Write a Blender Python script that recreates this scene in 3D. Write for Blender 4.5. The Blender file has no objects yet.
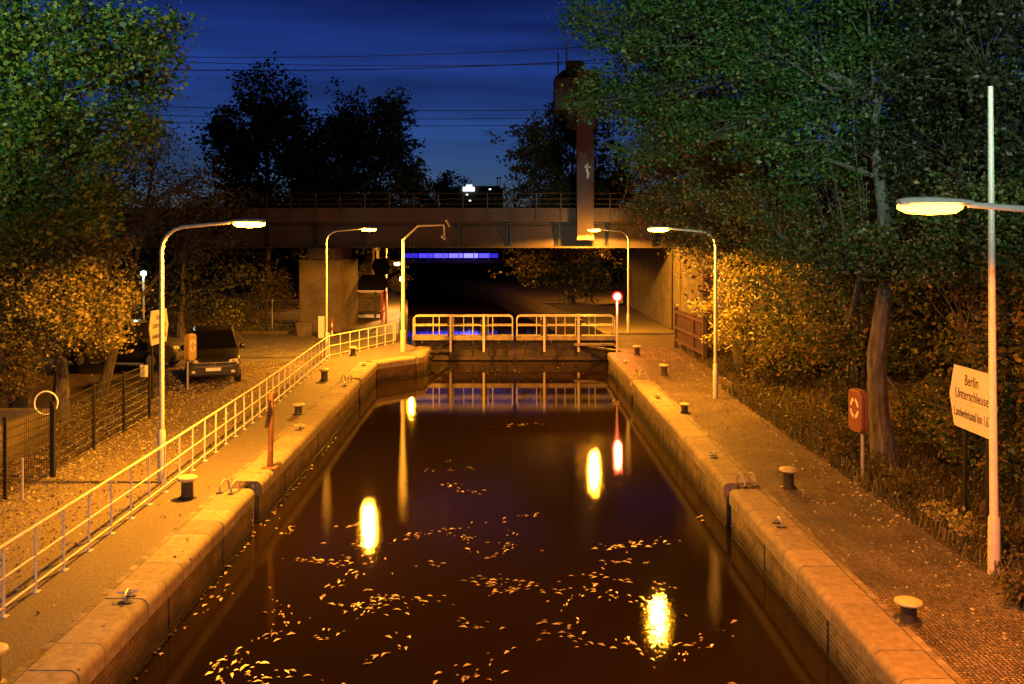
import bpy, math, random
import numpy as np
from mathutils import Vector, Matrix

# ------------------------------------------------------------------ camera
F, H, CX, HY = 960.0, 5.28, 507.0, 240.0      # focal length in px, eye height above the quay, vanishing point
S = bpy.context.scene
col = S.collection
cam = bpy.data.cameras.new('camera'); camo = bpy.data.objects.new('camera', cam); col.objects.link(camo)
camo.location = (0, 0, H); camo.rotation_euler = (math.radians(90), 0, 0)
cam.sensor_width = 36; cam.lens = 36 * F / 1024
cam.shift_x = (512 - CX) / 1024; cam.shift_y = -(342 - HY) / 1024
cam.clip_end = 3000; cam.clip_start = .1
S.camera = camo
# ------------------------------------------------------------------ sky
W = bpy.data.worlds.new('World'); S.world = W; W.use_nodes = True
nt = W.node_tree; nt.nodes.clear()
out = nt.nodes.new('ShaderNodeOutputWorld'); bg = nt.nodes.new('ShaderNodeBackground')
sky = nt.nodes.new('ShaderNodeTexSky'); sky.sky_type = 'NISHITA'; sky.sun_disc = False
sky.sun_elevation = math.radians(-4.5); sky.sun_rotation = math.radians(-12)
sky.air_density = 1.0; sky.dust_density = .4; sky.ozone_density = 4
tc = nt.nodes.new('ShaderNodeTexCoord'); mp = nt.nodes.new('ShaderNodeMapping')
mp.inputs['Scale'].default_value = (1.2, 1.2, 14)
nz = nt.nodes.new('ShaderNodeTexNoise'); nz.inputs['Scale'].default_value = 1.7; nz.inputs['Detail'].default_value = 4
rp = nt.nodes.new('ShaderNodeValToRGB')
rp.color_ramp.elements[0].position = .35; rp.color_ramp.elements[0].color = (.24, .42, .60, 1)
rp.color_ramp.elements[1].position = .62; rp.color_ramp.elements[1].color = (.50, .98, 1.45, 1)
mx = nt.nodes.new('ShaderNodeMix'); mx.data_type = 'RGBA'; mx.blend_type = 'MULTIPLY'; mx.inputs[0].default_value = 1
L = nt.links.new
L(tc.outputs['Generated'], mp.inputs['Vector']); L(mp.outputs[0], nz.inputs['Vector']); L(nz.outputs[0], rp.inputs[0])
sz = nt.nodes.new('ShaderNodeSeparateXYZ'); L(tc.outputs['Generated'], sz.inputs[0])
zr = nt.nodes.new('ShaderNodeValToRGB'); zr.color_ramp.elements[0].position = .0; zr.color_ramp.elements[0].color = (1.7, 1.7, 1.45, 1)
zr.color_ramp.elements[1].position = .34; zr.color_ramp.elements[1].color = (.10, .07, .04, 1)
e = zr.color_ramp.elements.new(.20); e.color = (1.25, 1.1, 1.2, 1)
e = zr.color_ramp.elements.new(.26); e.color = (.62, .5, .6, 1)
L(sz.outputs[2], zr.inputs[0]); m2 = nt.nodes.new('ShaderNodeMix'); m2.data_type = 'RGBA'; m2.blend_type = 'MULTIPLY'; m2.inputs[0].default_value = 1
L(sky.outputs[0], mx.inputs[6]); L(rp.outputs[0], mx.inputs[7]); L(mx.outputs[2], m2.inputs[6]); L(zr.outputs[0], m2.inputs[7]); L(m2.outputs[2], bg.inputs[0])
SKY_STRENGTH = .75
bg.inputs[1].default_value = SKY_STRENGTH
L(bg.outputs[0], out.inputs[0])
S.view_settings.view_transform = 'Standard'; S.view_settings.look = 'None'
S.view_settings.exposure = 1.0; S.view_settings.gamma = 1
S.cycles.use_denoising = True
S.cycles.max_bounces = 5; S.cycles.diffuse_bounces = 2; S.cycles.glossy_bounces = 3
S.cycles.transmission_bounces = 2; S.cycles.transparent_max_bounces = 4
S.cycles.sample_clamp_indirect = 4
S.cycles.caustics_reflective = False; S.cycles.caustics_refractive = False
SODIUM = (1.0, .345, .020)
SODIUM_RED = (1.0, .235, .012)
MERCURY = (.62, 1.0, .70)

# ------------------------------------------------------------------ helpers
def G(px, py, z=0.0):
    Y = (H - z) * F / (py - HY); return Vector(((px - CX) * Y / F, Y, z))
def at(px, py, Y): return Vector(((px - CX) * Y / F, Y, H - (py - HY) * Y / F))

def tag(o, label=None, cat=None, group=None, kind=None):
    if label: o['label'] = label
    if cat: o['category'] = cat
    if group: o['group'] = group
    if kind: o['kind'] = kind
    return o
def thing(name, label, cat, loc=(0, 0, 0), group=None):
    o = bpy.data.objects.new(name, None); col.objects.link(o); o.location = loc; o.empty_display_size = .2
    return tag(o, label, cat, group)
def woff(p):
    v = Vector((0, 0, 0))
    while p is not None: v += p.location; p = p.parent
    return v
class MB:
    """collects shapes into one mesh"""
    def __init__(s): s.v = []; s.f = []; s.m = []; s.mi = 0
    def add(s, vs, fs):
        b = len(s.v); s.v += [tuple(v) for v in vs]; s.f += [tuple(b + i for i in f) for f in fs]; s.m += [s.mi] * len(fs); return s
    def box(s, x0, y0, z0, x1, y1, z1):
        x0, x1 = sorted((x0, x1)); y0, y1 = sorted((y0, y1)); z0, z1 = sorted((z0, z1))
        return s.add([(x0,y0,z0),(x1,y0,z0),(x1,y1,z0),(x0,y1,z0),(x0,y0,z1),(x1,y0,z1),(x1,y1,z1),(x0,y1,z1)],
                     [(0,3,2,1),(4,5,6,7),(0,1,5,4),(1,2,6,5),(2,3,7,6),(3,0,4,7)])
    def tube(s, pts, r, n=8, cap=True):
        pts = [Vector(p) for p in pts]; k = len(pts); rs = r if isinstance(r, (list, tuple)) else [r] * k
        rings = []; ref = None
        for i, p in enumerate(pts):
            d = (pts[min(i+1, k-1)] - pts[max(i-1, 0)]).normalized()
            if ref is None: ref = Vector((0, 0, 1)) if abs(d.z) < .9 else Vector((1, 0, 0))
            a = d.cross(ref); 
            if a.length < 1e-4: a = d.cross(Vector((0, 1, 0)))
            a.normalize(); b = a.cross(d); ref = b
            rings.append([p + (a * math.cos(2*math.pi*j/n) + b * math.sin(2*math.pi*j/n)) * rs[i] for j in range(n)])
        vs = [v for R in rings for v in R]; fs = []
        for i in range(k - 1):
            for j in range(n): fs.append((i*n+j, (i+1)*n+j, (i+1)*n+(j+1) % n, i*n+(j+1) % n))
        if cap: fs += [tuple(range(n)), tuple(reversed(range((k-1)*n, k*n)))]
        return s.add(vs, fs)
    def lathe(s, prof, c=(0, 0, 0), n=20):
        c = Vector(c); vs = []; fs = []
        for r, z in prof:
            for j in range(n): vs.append(c + Vector((r*math.cos(2*math.pi*j/n), r*math.sin(2*math.pi*j/n), z)))
        for i in range(len(prof)-1):
            for j in range(n): fs.append((i*n+j, i*n+(j+1) % n, (i+1)*n+(j+1) % n, (i+1)*n+j))
        fs += [tuple(reversed(range(n))), tuple(range((len(prof)-1)*n, len(prof)*n))]
        return s.add(vs, fs)
    def prism(s, poly, O, U, V, N):
        """2-D polygon on axes U, V at O, extruded by vector N"""
        O, U, V, N = map(Vector, (O, U, V, N)); n = len(poly)
        a = [O + U*p[0] + V*p[1] for p in poly]; b = [q + N for q in a]
        return s.add(a + b, [tuple(reversed(range(n))), tuple(range(n, 2*n))] + [(i, (i+1) % n, n+(i+1) % n, n+i) for i in range(n)])
    def build(s, name, mat, parent=None, smooth=False, bevel=0):
        me = bpy.data.meshes.new(name); off = woff(parent)
        me.from_pydata([(v[0]-off.x, v[1]-off.y, v[2]-off.z) for v in s.v], [], s.f)
        for m in (mat if isinstance(mat, (list, tuple)) else [mat]): me.materials.append(m)
        if any(s.m): me.polygons.foreach_set('material_index', s.m)
        if smooth:
            me.polygons.foreach_set('use_smooth', [True] * len(s.f))
            try: me.set_sharp_from_angle(angle=math.radians(38))
            except Exception: pass
        me.update()
        o = bpy.data.objects.new(name, me); col.objects.link(o); o.parent = parent
        if bevel:
            b = o.modifiers.new('bevel', 'BEVEL'); b.width = bevel; b.segments = 2; b.limit_method = 'ANGLE'
        return o
def copy_tree(o, parent=None):
    c = o.copy(); col.objects.link(c); c.parent = parent
    for ch in [x for x in o.children]: copy_tree(ch, c)
    return c

def mat(name, c, c2=None, rough=.7, metal=0, scale=4, bump=0, bscale=40, detail=6, emit=None, es=0, ramp=(.35, .65), stretch=None, spec=.5):
    m = bpy.data.materials.new(name); m.use_nodes = True; t = m.node_tree; b = t.nodes['Principled BSDF']
    b.inputs['Base Color'].default_value = (*c, 1); b.inputs['Roughness'].default_value = rough
    b.inputs['Metallic'].default_value = metal; b.inputs['Specular IOR Level'].default_value = spec
    if emit: b.inputs['Emission Color'].default_value = (*emit, 1); b.inputs['Emission Strength'].default_value = es
    tc = t.nodes.new('ShaderNodeTexCoord'); vec = tc.outputs['Object']
    if stretch:
        mp = t.nodes.new('ShaderNodeMapping'); mp.inputs['Scale'].default_value = stretch
        t.links.new(vec, mp.inputs[0]); vec = mp.outputs[0]
    if c2:
        n = t.nodes.new('ShaderNodeTexNoise'); n.inputs['Scale'].default_value = scale; n.inputs['Detail'].default_value = detail; n.inputs['Roughness'].default_value = .65
        t.links.new(vec, n.inputs['Vector'])
        r = t.nodes.new('ShaderNodeValToRGB'); r.color_ramp.elements[0].position = ramp[0]; r.color_ramp.elements[1].position = ramp[1]
        r.color_ramp.elements[0].color = (*c, 1); r.color_ramp.elements[1].color = (*c2, 1)
        t.links.new(n.outputs[0], r.inputs[0]); t.links.new(r.outputs[0], b.inputs['Base Color'])
    if bump:
        n = t.nodes.new('ShaderNodeTexNoise'); n.inputs['Scale'].default_value = bscale; n.inputs['Detail'].default_value = 5
        t.links.new(vec, n.inputs['Vector'])
        bp = t.nodes.new('ShaderNodeBump'); bp.inputs['Strength'].default_value = 1; bp.inputs['Distance'].default_value = bump
        t.links.new(n.outputs[0], bp.inputs['Height']); t.links.new(bp.outputs[0], b.inputs['Normal'])
    return m
def emis(name, c, s):
    m = bpy.data.materials.new(name); m.use_nodes = True; t = m.node_tree; t.nodes.clear()
    e = t.nodes.new('ShaderNodeEmission'); o = t.nodes.new('ShaderNodeOutputMaterial')
    e.inputs[0].default_value = (*c, 1); e.inputs[1].default_value = s; t.links.new(e.outputs[0], o.inputs[0]); return m

def swizzle(t, order):
    tc = t.nodes.new('ShaderNodeTexCoord'); sp = t.nodes.new('ShaderNodeSeparateXYZ'); cb = t.nodes.new('ShaderNodeCombineXYZ')
    t.links.new(tc.outputs['Object'], sp.inputs[0])
    for i, k in enumerate(order): t.links.new(sp.outputs[k], cb.inputs[i])
    return cb.outputs[0]
def brick_mat(name, c1, c2, mortar, bw, bh, ms, order, dirt=.5, bump=.01):
    m = bpy.data.materials.new(name); m.use_nodes = True; t = m.node_tree; b = t.nodes['Principled BSDF']; LL = t.links.new
    vec = swizzle(t, order)
    br = t.nodes.new('ShaderNodeTexBrick'); br.inputs['Scale'].default_value = 1
    br.inputs['Brick Width'].default_value = bw; br.inputs['Row Height'].default_value = bh; br.inputs['Mortar Size'].default_value = ms
    br.inputs['Mortar Smooth'].default_value = .3; br.inputs['Bias'].default_value = 0
    for k, c in zip(('Color1', 'Color2', 'Mortar'), (c1, c2, mortar)): br.inputs[k].default_value = (*c, 1)
    LL(vec, br.inputs['Vector'])
    n = t.nodes.new('ShaderNodeTexNoise'); n.inputs['Scale'].default_value = 1.6; n.inputs['Detail'].default_value = 8; n.inputs['Roughness'].default_value = .7; LL(vec, n.inputs['Vector'])
    r = t.nodes.new('ShaderNodeValToRGB'); r.color_ramp.elements[0].position = .35; r.color_ramp.elements[1].position = .7
    r.color_ramp.elements[0].color = (1-dirt,)*3 + (1,); r.color_ramp.elements[1].color = (1.15, 1.15, 1.1, 1); LL(n.outputs[0], r.inputs[0])
    mx = t.nodes.new('ShaderNodeMix'); mx.data_type = 'RGBA'; mx.blend_type = 'MULTIPLY'; mx.inputs[0].default_value = 1
    LL(br.outputs['Color'], mx.inputs[6]); LL(r.outputs[0], mx.inputs[7]); LL(mx.outputs[2], b.inputs['Base Color'])
    n2 = t.nodes.new('ShaderNodeTexNoise'); n2.inputs['Scale'].default_value = 30; n2.inputs['Detail'].default_value = 5; LL(vec, n2.inputs['Vector'])
    ad = t.nodes.new('ShaderNodeMath'); ad.operation = 'MULTIPLY_ADD'; ad.inputs[1].default_value = -1.2; LL(br.outputs['Fac'], ad.inputs[0]); LL(n2.outputs[0], ad.inputs[2])
    bp = t.nodes.new('ShaderNodeBump'); bp.inputs['Distance'].default_value = bump; LL(ad.outputs[0], bp.inputs['Height']); LL(bp.outputs[0], b.inputs['Normal'])
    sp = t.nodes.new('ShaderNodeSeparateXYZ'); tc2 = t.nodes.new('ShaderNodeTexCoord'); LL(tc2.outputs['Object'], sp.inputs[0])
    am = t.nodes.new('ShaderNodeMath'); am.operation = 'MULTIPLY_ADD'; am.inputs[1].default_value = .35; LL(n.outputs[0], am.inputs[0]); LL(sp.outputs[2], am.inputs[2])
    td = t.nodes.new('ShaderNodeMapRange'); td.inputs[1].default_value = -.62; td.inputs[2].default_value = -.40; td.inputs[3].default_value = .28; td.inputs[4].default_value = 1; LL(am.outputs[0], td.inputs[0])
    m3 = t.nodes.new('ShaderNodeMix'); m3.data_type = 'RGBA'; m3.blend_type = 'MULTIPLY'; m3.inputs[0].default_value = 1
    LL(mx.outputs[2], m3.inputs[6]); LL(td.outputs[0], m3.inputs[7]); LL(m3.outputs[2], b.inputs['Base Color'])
    b.inputs['Roughness'].default_value = .75
    return m
def cobble_mat(name, c1, c2, joint, scale, bump=.02, rough=.55):
    m = bpy.data.materials.new(name); m.use_nodes = True; t = m.node_tree; b = t.nodes['Principled BSDF']; LL = t.links.new
    tc = t.nodes.new('ShaderNodeTexCoord')
    # bowed rows of small setts: bend the rows with a slow wave
    sp = t.nodes.new('ShaderNodeSeparateXYZ'); LL(tc.outputs['Object'], sp.inputs[0])
    sn = t.nodes.new('ShaderNodeMath'); sn.operation = 'SINE'; ml = t.nodes.new('ShaderNodeMath'); ml.operation = 'MULTIPLY'; ml.inputs[1].default_value = 4.2
    LL(sp.outputs[0], ml.inputs[0]); LL(ml.outputs[0], sn.inputs[0])
    ma = t.nodes.new('ShaderNodeMath'); ma.operation = 'MULTIPLY_ADD'; ma.inputs[1].default_value = .07; LL(sn.outputs[0], ma.inputs[0]); LL(sp.outputs[1], ma.inputs[2])
    cb = t.nodes.new('ShaderNodeCombineXYZ'); LL(sp.outputs[0], cb.inputs[0]); LL(ma.outputs[0], cb.inputs[1])
    v = t.nodes.new('ShaderNodeTexVoronoi'); v.feature = 'DISTANCE_TO_EDGE'; v.inputs['Scale'].default_value = scale; v.inputs['Randomness'].default_value = .35; LL(cb.outputs[0], v.inputs['Vector'])
    v2 = t.nodes.new('ShaderNodeTexVoronoi'); v2.inputs['Scale'].default_value = scale; v2.inputs['Randomness'].default_value = .35; LL(cb.outputs[0], v2.inputs['Vector'])
    r = t.nodes.new('ShaderNodeValToRGB'); r.color_ramp.elements[0].color = (*c1, 1); r.color_ramp.elements[1].color = (*c2, 1); 
    sc = t.nodes.new('ShaderNodeSeparateColor'); LL(v2.outputs['Color'], sc.inputs[0]); LL(sc.outputs[0], r.inputs[0])
    j = t.nodes.new('ShaderNodeValToRGB'); j.color_ramp.elements[0].position = .03; j.color_ramp.elements[1].position = .16; LL(v.outputs[0], j.inputs[0])
    mx = t.nodes.new('ShaderNodeMix'); mx.data_type = 'RGBA'; LL(j.outputs[0], mx.inputs[0]); mx.inputs[6].default_value = (*joint, 1); LL(r.outputs[0], mx.inputs[7])
    n = t.nodes.new('ShaderNodeTexNoise'); n.inputs['Scale'].default_value = .9; n.inputs['Detail'].default_value = 7; LL(tc.outputs['Object'], n.inputs['Vector'])
    r2 = t.nodes.new('ShaderNodeValToRGB'); r2.color_ramp.elements[0].position = .3; r2.color_ramp.elements[1].position = .7
    r2.color_ramp.elements[0].color = (.55, .55, .55, 1); r2.color_ramp.elements[1].color = (1.15, 1.15, 1.15, 1); LL(n.outputs[0], r2.inputs[0])
    m2 = t.nodes.new('ShaderNodeMix'); m2.data_type = 'RGBA'; m2.blend_type = 'MULTIPLY'; m2.inputs[0].default_value = 1
    LL(mx.outputs[2], m2.inputs[6]); LL(r2.outputs[0], m2.inputs[7]); LL(m2.outputs[2], b.inputs['Base Color'])
    bp = t.nodes.new('ShaderNodeBump'); bp.inputs['Distance'].default_value = bump; LL(j.outputs[0], bp.inputs['Height']); LL(bp.outputs[0], b.inputs['Normal'])
    b.inputs['Roughness'].default_value = rough
    return m
def leaf_mat(name, cols, trans=.35, rough=.5):
    """every leaf takes its own colour from the ramp"""
    m = bpy.data.materials.new(name); m.use_nodes = True; t = m.node_tree; b = t.nodes['Principled BSDF']; LL = t.links.new
    g = t.nodes.new('ShaderNodeNewGeometry'); r = t.nodes.new('ShaderNodeValToRGB'); r.color_ramp.interpolation = 'LINEAR'
    n = len(cols)
    for i in range(n):
        e = r.color_ramp.elements[i] if i < 2 else r.color_ramp.elements.new(1)
    for i, c in enumerate(cols):
        e = r.color_ramp.elements[i]; e.position = i / (n-1)
    for i, c in enumerate(cols): r.color_ramp.elements[i].color = (*c, 1)
    LL(g.outputs['Random Per Island'], r.inputs[0]); LL(r.outputs[0], b.inputs['Base Color']); b.inputs['Roughness'].default_value = rough
    tr = t.nodes.new('ShaderNodeBsdfTranslucent'); LL(r.outputs[0], tr.inputs[0]); ms = t.nodes.new('ShaderNodeMixShader'); ms.inputs[0].default_value = trans
    o = t.nodes['Material Output']; LL(b.outputs[0], ms.inputs[1]); LL(tr.outputs[0], ms.inputs[2]); LL(ms.outputs[0], o.inputs['Surface'])
    return m

M = {}
M['earth'] = mat('earth', (.05, .035, .02), (.13, .09, .05), rough=.95, scale=3, bump=.03, bscale=9)
M['asphalt'] = mat('asphalt', (.07, .066, .06), (.13, .12, .105), rough=.8, scale=1.2, bump=.006, bscale=90)
M['gravel_path'] = mat('gravel_path', (.08, .065, .05), (.27, .23, .175), rough=.75, scale=22, bump=.02, bscale=60, detail=9)
M['quay_left'] = mat('quay_left', (.075, .062, .05), (.24, .21, .165), rough=.65, scale=38, bump=.02, bscale=55, detail=9, ramp=(.38, .66))
M['setts'] = cobble_mat('setts', (.14, .115, .09), (.34, .28, .22), (.03, .025, .02), 16, bump=.03, rough=.40)
M['coping'] = mat('coping', (.20, .165, .12), (.33, .285, .215), rough=.8, scale=7, bump=.006, bscale=55, detail=15, ramp=(.32, .62))
def island_tone(m, lo=.72, hi=1.12):
    t = m.node_tree; b = t.nodes['Principled BSDF']; src = b.inputs['Base Color'].links[0].from_socket
    g = t.nodes.new('ShaderNodeNewGeometry'); r = t.nodes.new('ShaderNodeMapRange'); r.inputs[3].default_value = lo; r.inputs[4].default_value = hi
    x = t.nodes.new('ShaderNodeMix'); x.data_type = 'RGBA'; x.blend_type = 'MULTIPLY'; x.inputs[0].default_value = 1
    t.links.new(g.outputs['Random Per Island'], r.inputs[0]); t.links.new(src, x.inputs[6]); t.links.new(r.outputs[0], x.inputs[7]); t.links.new(x.outputs[2], b.inputs['Base Color'])
island_tone(M['coping'])
M['edge_row'] = mat('edge_row', (.15, .125, .10), (.30, .26, .2), rough=.8, scale=5, bump=.01, bscale=20)
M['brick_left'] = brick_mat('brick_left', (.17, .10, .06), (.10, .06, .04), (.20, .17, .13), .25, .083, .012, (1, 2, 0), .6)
island_tone(M['edge_row'], .6, 1.15)
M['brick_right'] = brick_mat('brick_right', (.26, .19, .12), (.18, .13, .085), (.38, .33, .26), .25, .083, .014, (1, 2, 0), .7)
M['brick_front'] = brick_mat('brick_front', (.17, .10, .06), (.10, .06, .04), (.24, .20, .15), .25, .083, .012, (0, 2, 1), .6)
M['slime'] = mat('slime', (.012, .012, .008), (.05, .04, .025), rough=.35, scale=6, bump=.02, bscale=14)
M['white_paint'] = mat('white_paint', (.74, .72, .66), (.60, .56, .48), rough=.4, scale=9, ramp=(.45, .75))
M['galv'] = mat('galv', (.48, .48, .46), (.36, .36, .35), rough=.45, metal=.4, scale=7)
M['pole_paint'] = mat('pole_paint', (.62, .60, .58), (.50, .48, .46), rough=.4, scale=5)
M['iron'] = mat('iron', (.018, .017, .016), (.045, .035, .028), rough=.5, scale=12, bump=.004, bscale=40)
M['cap_yellow'] = mat('cap_yellow', (.60, .54, .34), (.44, .38, .24), rough=.55, scale=9)
M['rust'] = mat('rust', (.16, .06, .03), (.30, .14, .07), rough=.75, scale=12, bump=.003)
M['concrete'] = mat('concrete', (.08, .068, .052), (.15, .125, .10), rough=.85, scale=1.3, bump=.012, bscale=14, detail=10)
M['concrete_dark'] = mat('concrete_dark', (.075, .065, .055), (.15, .13, .105), rough=.85, scale=1.0, bump=.012, bscale=14, detail=10)
M['girder'] = mat('girder', (.055, .042, .04), (.09, .07, .065), rough=.6, scale=.8, detail=9, bump=.003, bscale=20)
M['fascia'] = mat('fascia', (.075, .062, .068), (.115, .097, .105), rough=.7, scale=.9, detail=9, bump=.004, bscale=12)
M['steel_dark'] = mat('steel_dark', (.05, .045, .045), (.09, .08, .075), rough=.6, scale=6)
M['gate_steel'] = mat('gate_steel', (.025, .022, .02), (.08, .06, .045), rough=.6, scale=2.5, bump=.01, bscale=12)
M['planks'] = mat('planks', (.22, .19, .16), (.38, .34, .29), rough=.7, scale=3, stretch=(1, 6, 1), bump=.004)
M['wood_dark'] = mat('wood_dark', (.035, .025, .018), (.07, .05, .035), rough=.75, scale=5, stretch=(2, 2, .4), bump=.004)
M['bark'] = mat('bark', (.05, .045, .04), (.17, .155, .135), rough=.9, scale=7, stretch=(1, 1, .3), bump=.035, bscale=14)
M['bark_dark'] = mat('bark_dark', (.045, .038, .03), (.10, .085, .07), rough=.9, scale=7, stretch=(1, 1, .3), bump=.03, bscale=14)
M['black'] = mat('black', (.012, .012, .012), rough=.4)
M['matte_black'] = mat('matte_black', (.006, .006, .006), rough=.95, spec=.1)
M['sign_white'] = mat('sign_white', (.80, .78, .74), rough=.45)
M['orange_box'] = mat('orange_box', (.27, .09, .06), (.20, .07, .045), rough=.45, scale=6)
M['yellow_box'] = mat('yellow_box', (.42, .30, .12), (.34, .24, .10), rough=.5, scale=6)
M['car_paint'] = mat('car_paint', (.022, .02, .018), rough=.27, spec=.9)
M['car_paint_grey'] = mat('car_paint_grey', (.16, .16, .17), rough=.2, metal=.5)
M['car_glass'] = mat('car_glass', (.01, .01, .012), rough=.06, spec=.8)
M['tyre'] = mat('tyre', (.018, .018, .018), rough=.85)
M['chrome'] = mat('chrome', (.75, .75, .76), rough=.18, metal=1)
M['lens_clear'] = mat('lens_clear', (.85, .86, .86), rough=.3, metal=.15)
M['plate'] = mat('plate', (.95, .95, .93), rough=.5)
M['red_paint'] = mat('red_paint', (.5, .05, .03), rough=.5)
M['tower'] = mat('tower', (.07, .055, .07), (.11, .085, .10), rough=.75, scale=1.2, detail=9, stretch=(1, 1, .25))
M['tower_dark'] = mat('tower_dark', (.03, .026, .03), (.06, .05, .055), rough=.8, scale=2, stretch=(3, 3, .3))
M['sodium_lens'] = emis('sodium_lens', (1.0, .36, .006), 110)
M['sodium_lens_near'] = emis('sodium_lens_near', (1.0, .30, .01), 26)
M['red_lens'] = emis('red_lens', (1.0, .10, .06), 16)
M['red_halo'] = emis('red_halo', (1.0, .015, .006), 2.2)
M['blue_strip'] = emis('blue_strip', (.045, .025, 1.0), 1.5)
M['white_lit'] = emis('white_lit', (.75, .9, 1.0), 1.2)
M['warm_white'] = emis('warm_white', (1.0, .90, .5), 5)
M['green_white'] = emis('green_white', (.35, 1.0, .75), 9)
M['leaf_green'] = leaf_mat('leaf_green', [(.02, .07, .012), (.04, .13, .02), (.09, .19, .025), (.24, .28, .04), (.42, .34, .06)])
M['leaf_deep'] = leaf_mat('leaf_deep', [(.018, .06, .016), (.03, .10, .022), (.045, .13, .03), (.07, .16, .03), (.20, .20, .05)])
M['leaf_gold'] = leaf_mat('leaf_gold', [(.07, .10, .02), (.18, .18, .045), (.38, .34, .10), (.58, .50, .18), (.22, .15, .05)])
M['leaf_mixed'] = leaf_mat('leaf_mixed', [(.03, .07, .015), (.05, .11, .02), (.09, .12, .03), (.20, .15, .04), (.34, .23, .07)])
M['leaf_brown'] = leaf_mat('leaf_brown', [(.05, .06, .02), (.10, .08, .03), (.16, .11, .04), (.07, .09, .025)])
M['leaf_dark'] = leaf_mat('leaf_dark', [(.015, .022, .010), (.025, .035, .012), (.04, .045, .018)], trans=.2)
M['leaf_litter'] = leaf_mat('leaf_litter', [(.14, .10, .05), (.26, .20, .09), (.46, .40, .18), (.60, .52, .28), (.18, .13, .06)], trans=.1, rough=.6)
M['leaf_float'] = leaf_mat('leaf_float', [(.22, .16, .08), (.45, .36, .2), (.8, .68, .42), (.30, .21, .10), (.12, .08, .04)], trans=.0, rough=.35)
M['grass'] = leaf_mat('grass', [(.05, .06, .02), (.10, .10, .035), (.16, .13, .06), (.05, .08, .02)], trans=.25)

# lock water: dark and murky, nearly still
def water_mat():
    m = bpy.data.materials.new('canal_water'); m.use_nodes = True; t = m.node_tree; b = t.nodes['Principled BSDF']; LL = t.links.new
    b.inputs['Base Color'].default_value = (.0135, .0080, .0020, 1); b.inputs['Roughness'].default_value = .025; b.inputs['IOR'].default_value = 1.27
    tc = t.nodes.new('ShaderNodeTexCoord'); n = t.nodes.new('ShaderNodeTexNoise'); n.inputs['Scale'].default_value = 50; n.inputs['Detail'].default_value = 0
    LL(tc.outputs['Object'], n.inputs['Vector']); bp = t.nodes.new('ShaderNodeBump'); bp.inputs['Distance'].default_value = .00056
    sp = t.nodes.new('ShaderNodeSeparateXYZ'); LL(tc.outputs['Object'], sp.inputs[0]); mr = t.nodes.new('ShaderNodeMapRange'); mr.inputs[1].default_value = 26; mr.inputs[2].default_value = 40; mr.inputs[3].default_value = 1; mr.inputs[4].default_value = .12; LL(sp.outputs[1], mr.inputs[0]); LL(mr.outputs[0], bp.inputs['Strength'])
    LL(n.outputs[0], bp.inputs['Height']); LL(bp.outputs[0], b.inputs['Normal'])
    return m
M['water'] = water_mat()

# ------------------------------------------------------------------ the setting: ground, quays, water
WZ = -0.92
def XL(y): return -(5.13 + .0125 * y)
XR = 4.74
def struct(name, b, m, **k): o = b.build(name, m, **k); o['kind'] = 'structure'; return o

left_edge = [(XL(-60)-.3, -60), (XL(36)-.3, 36.0), (-6.0, 41.7), (-4.2, 44.1), (-4.2, 47.4), (-5.5, 47.6), (-5.5, 52), (-6.5, 63), (-8.7, 84), (-16, 120), (-34, 170), (-120, 230), (-500, 260)]
right_edge = [(XR+.3, -60), (XR+.3, 44.8), (5.75, 45.1), (5.75, 53), (5.4, 62), (3.0, 80), (-2, 110), (-14, 150), (-60, 205), (-120, 262), (-500, 300)]
g = MB()
lp = left_edge + [(-500, -60)]
rp_ = right_edge + [(-500, 900), (500, 900), (500, -60)]
g.add([(x, y, 0) for x, y in lp], [tuple(range(len(lp)))])
g.add([(x, y, 0) for x, y in reversed(rp_)], [tuple(range(len(rp_)))])
for E in (left_edge, right_edge):
    for (a, b) in zip(E[:-1], E[1:]):
        g.add([(a[0], a[1], 0), (b[0], b[1], 0), (b[0], b[1], -3), (a[0], a[1], -3)], [(0, 1, 2, 3)])
struct('ground', g, M['earth'])
struct('water', MB().add([(-500, -60, WZ), (120, -60, WZ), (120, 320, WZ), (-500, 320, WZ)], [(0, 1, 2, 3)]), M['water'])
# left quay: a trodden strip between the coping and the rail, then the forecourt and yard
def sheet(name, poly, z, m): return struct(name, MB().add([(x, y, z) for x, y in poly], [tuple(range(len(poly)))]), m)
sheet('quay_path', [(-7.25, -20), (XL(0)-.5, -20), (XL(20)-.5, 20), (XL(36)-.5, 36), (-6.2, 41.6), (-4.35, 44.0), (-4.35, 47.3), (-5.6, 49.6), (-8.1, 43.2), (-7.6, 33)], .006, M['quay_left'])
sheet('yard', [(-10.5, -20), (-7.2, -20), (-7.57, 33), (-8.0, 40), (-9.0, 42), (-10.5, 38)], .004, M['gravel_path'])
sheet('road', [(-40, 39.5), (-10.8, 37.6), (-8.6, 43.4), (-6.0, 49.8), (-6.0, 53.4), (-12, 54.0), (-40, 54)], .008, M['asphalt'])
sheet('far_path', [(-9.6, 54.2), (-6.0, 53.6), (-6.9, 63), (-9.1, 84), (-15, 112), (-18, 112), (-11.2, 84), (-9.6, 63)], .007, M['quay_left'])
sheet('right_quay', [(XR+.55, -20), (7.6, -20), (7.55, 14), (7.5, 33), (8.2, 38), (8.4, 47), (9.7, 53.5), (5.3, 53.5), (5.35, 44.9), (XR+.55, 44.5)], .006, M['setts'])
sheet('bridge_path', [(5.5, 53.9), (9.68, 53.9), (9.68, 76), (3.9, 78)], .007, M['quay_left'])
struct('kerb', MB().box(5.8, 53.5, -.05, 9.68, 53.8, .10), M['concrete'], bevel=.02)
struct('kerb', MB().box(-26, 54.0, -.05, -11.9, 54.25, .14), M['concrete'], bevel=.02)

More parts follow.
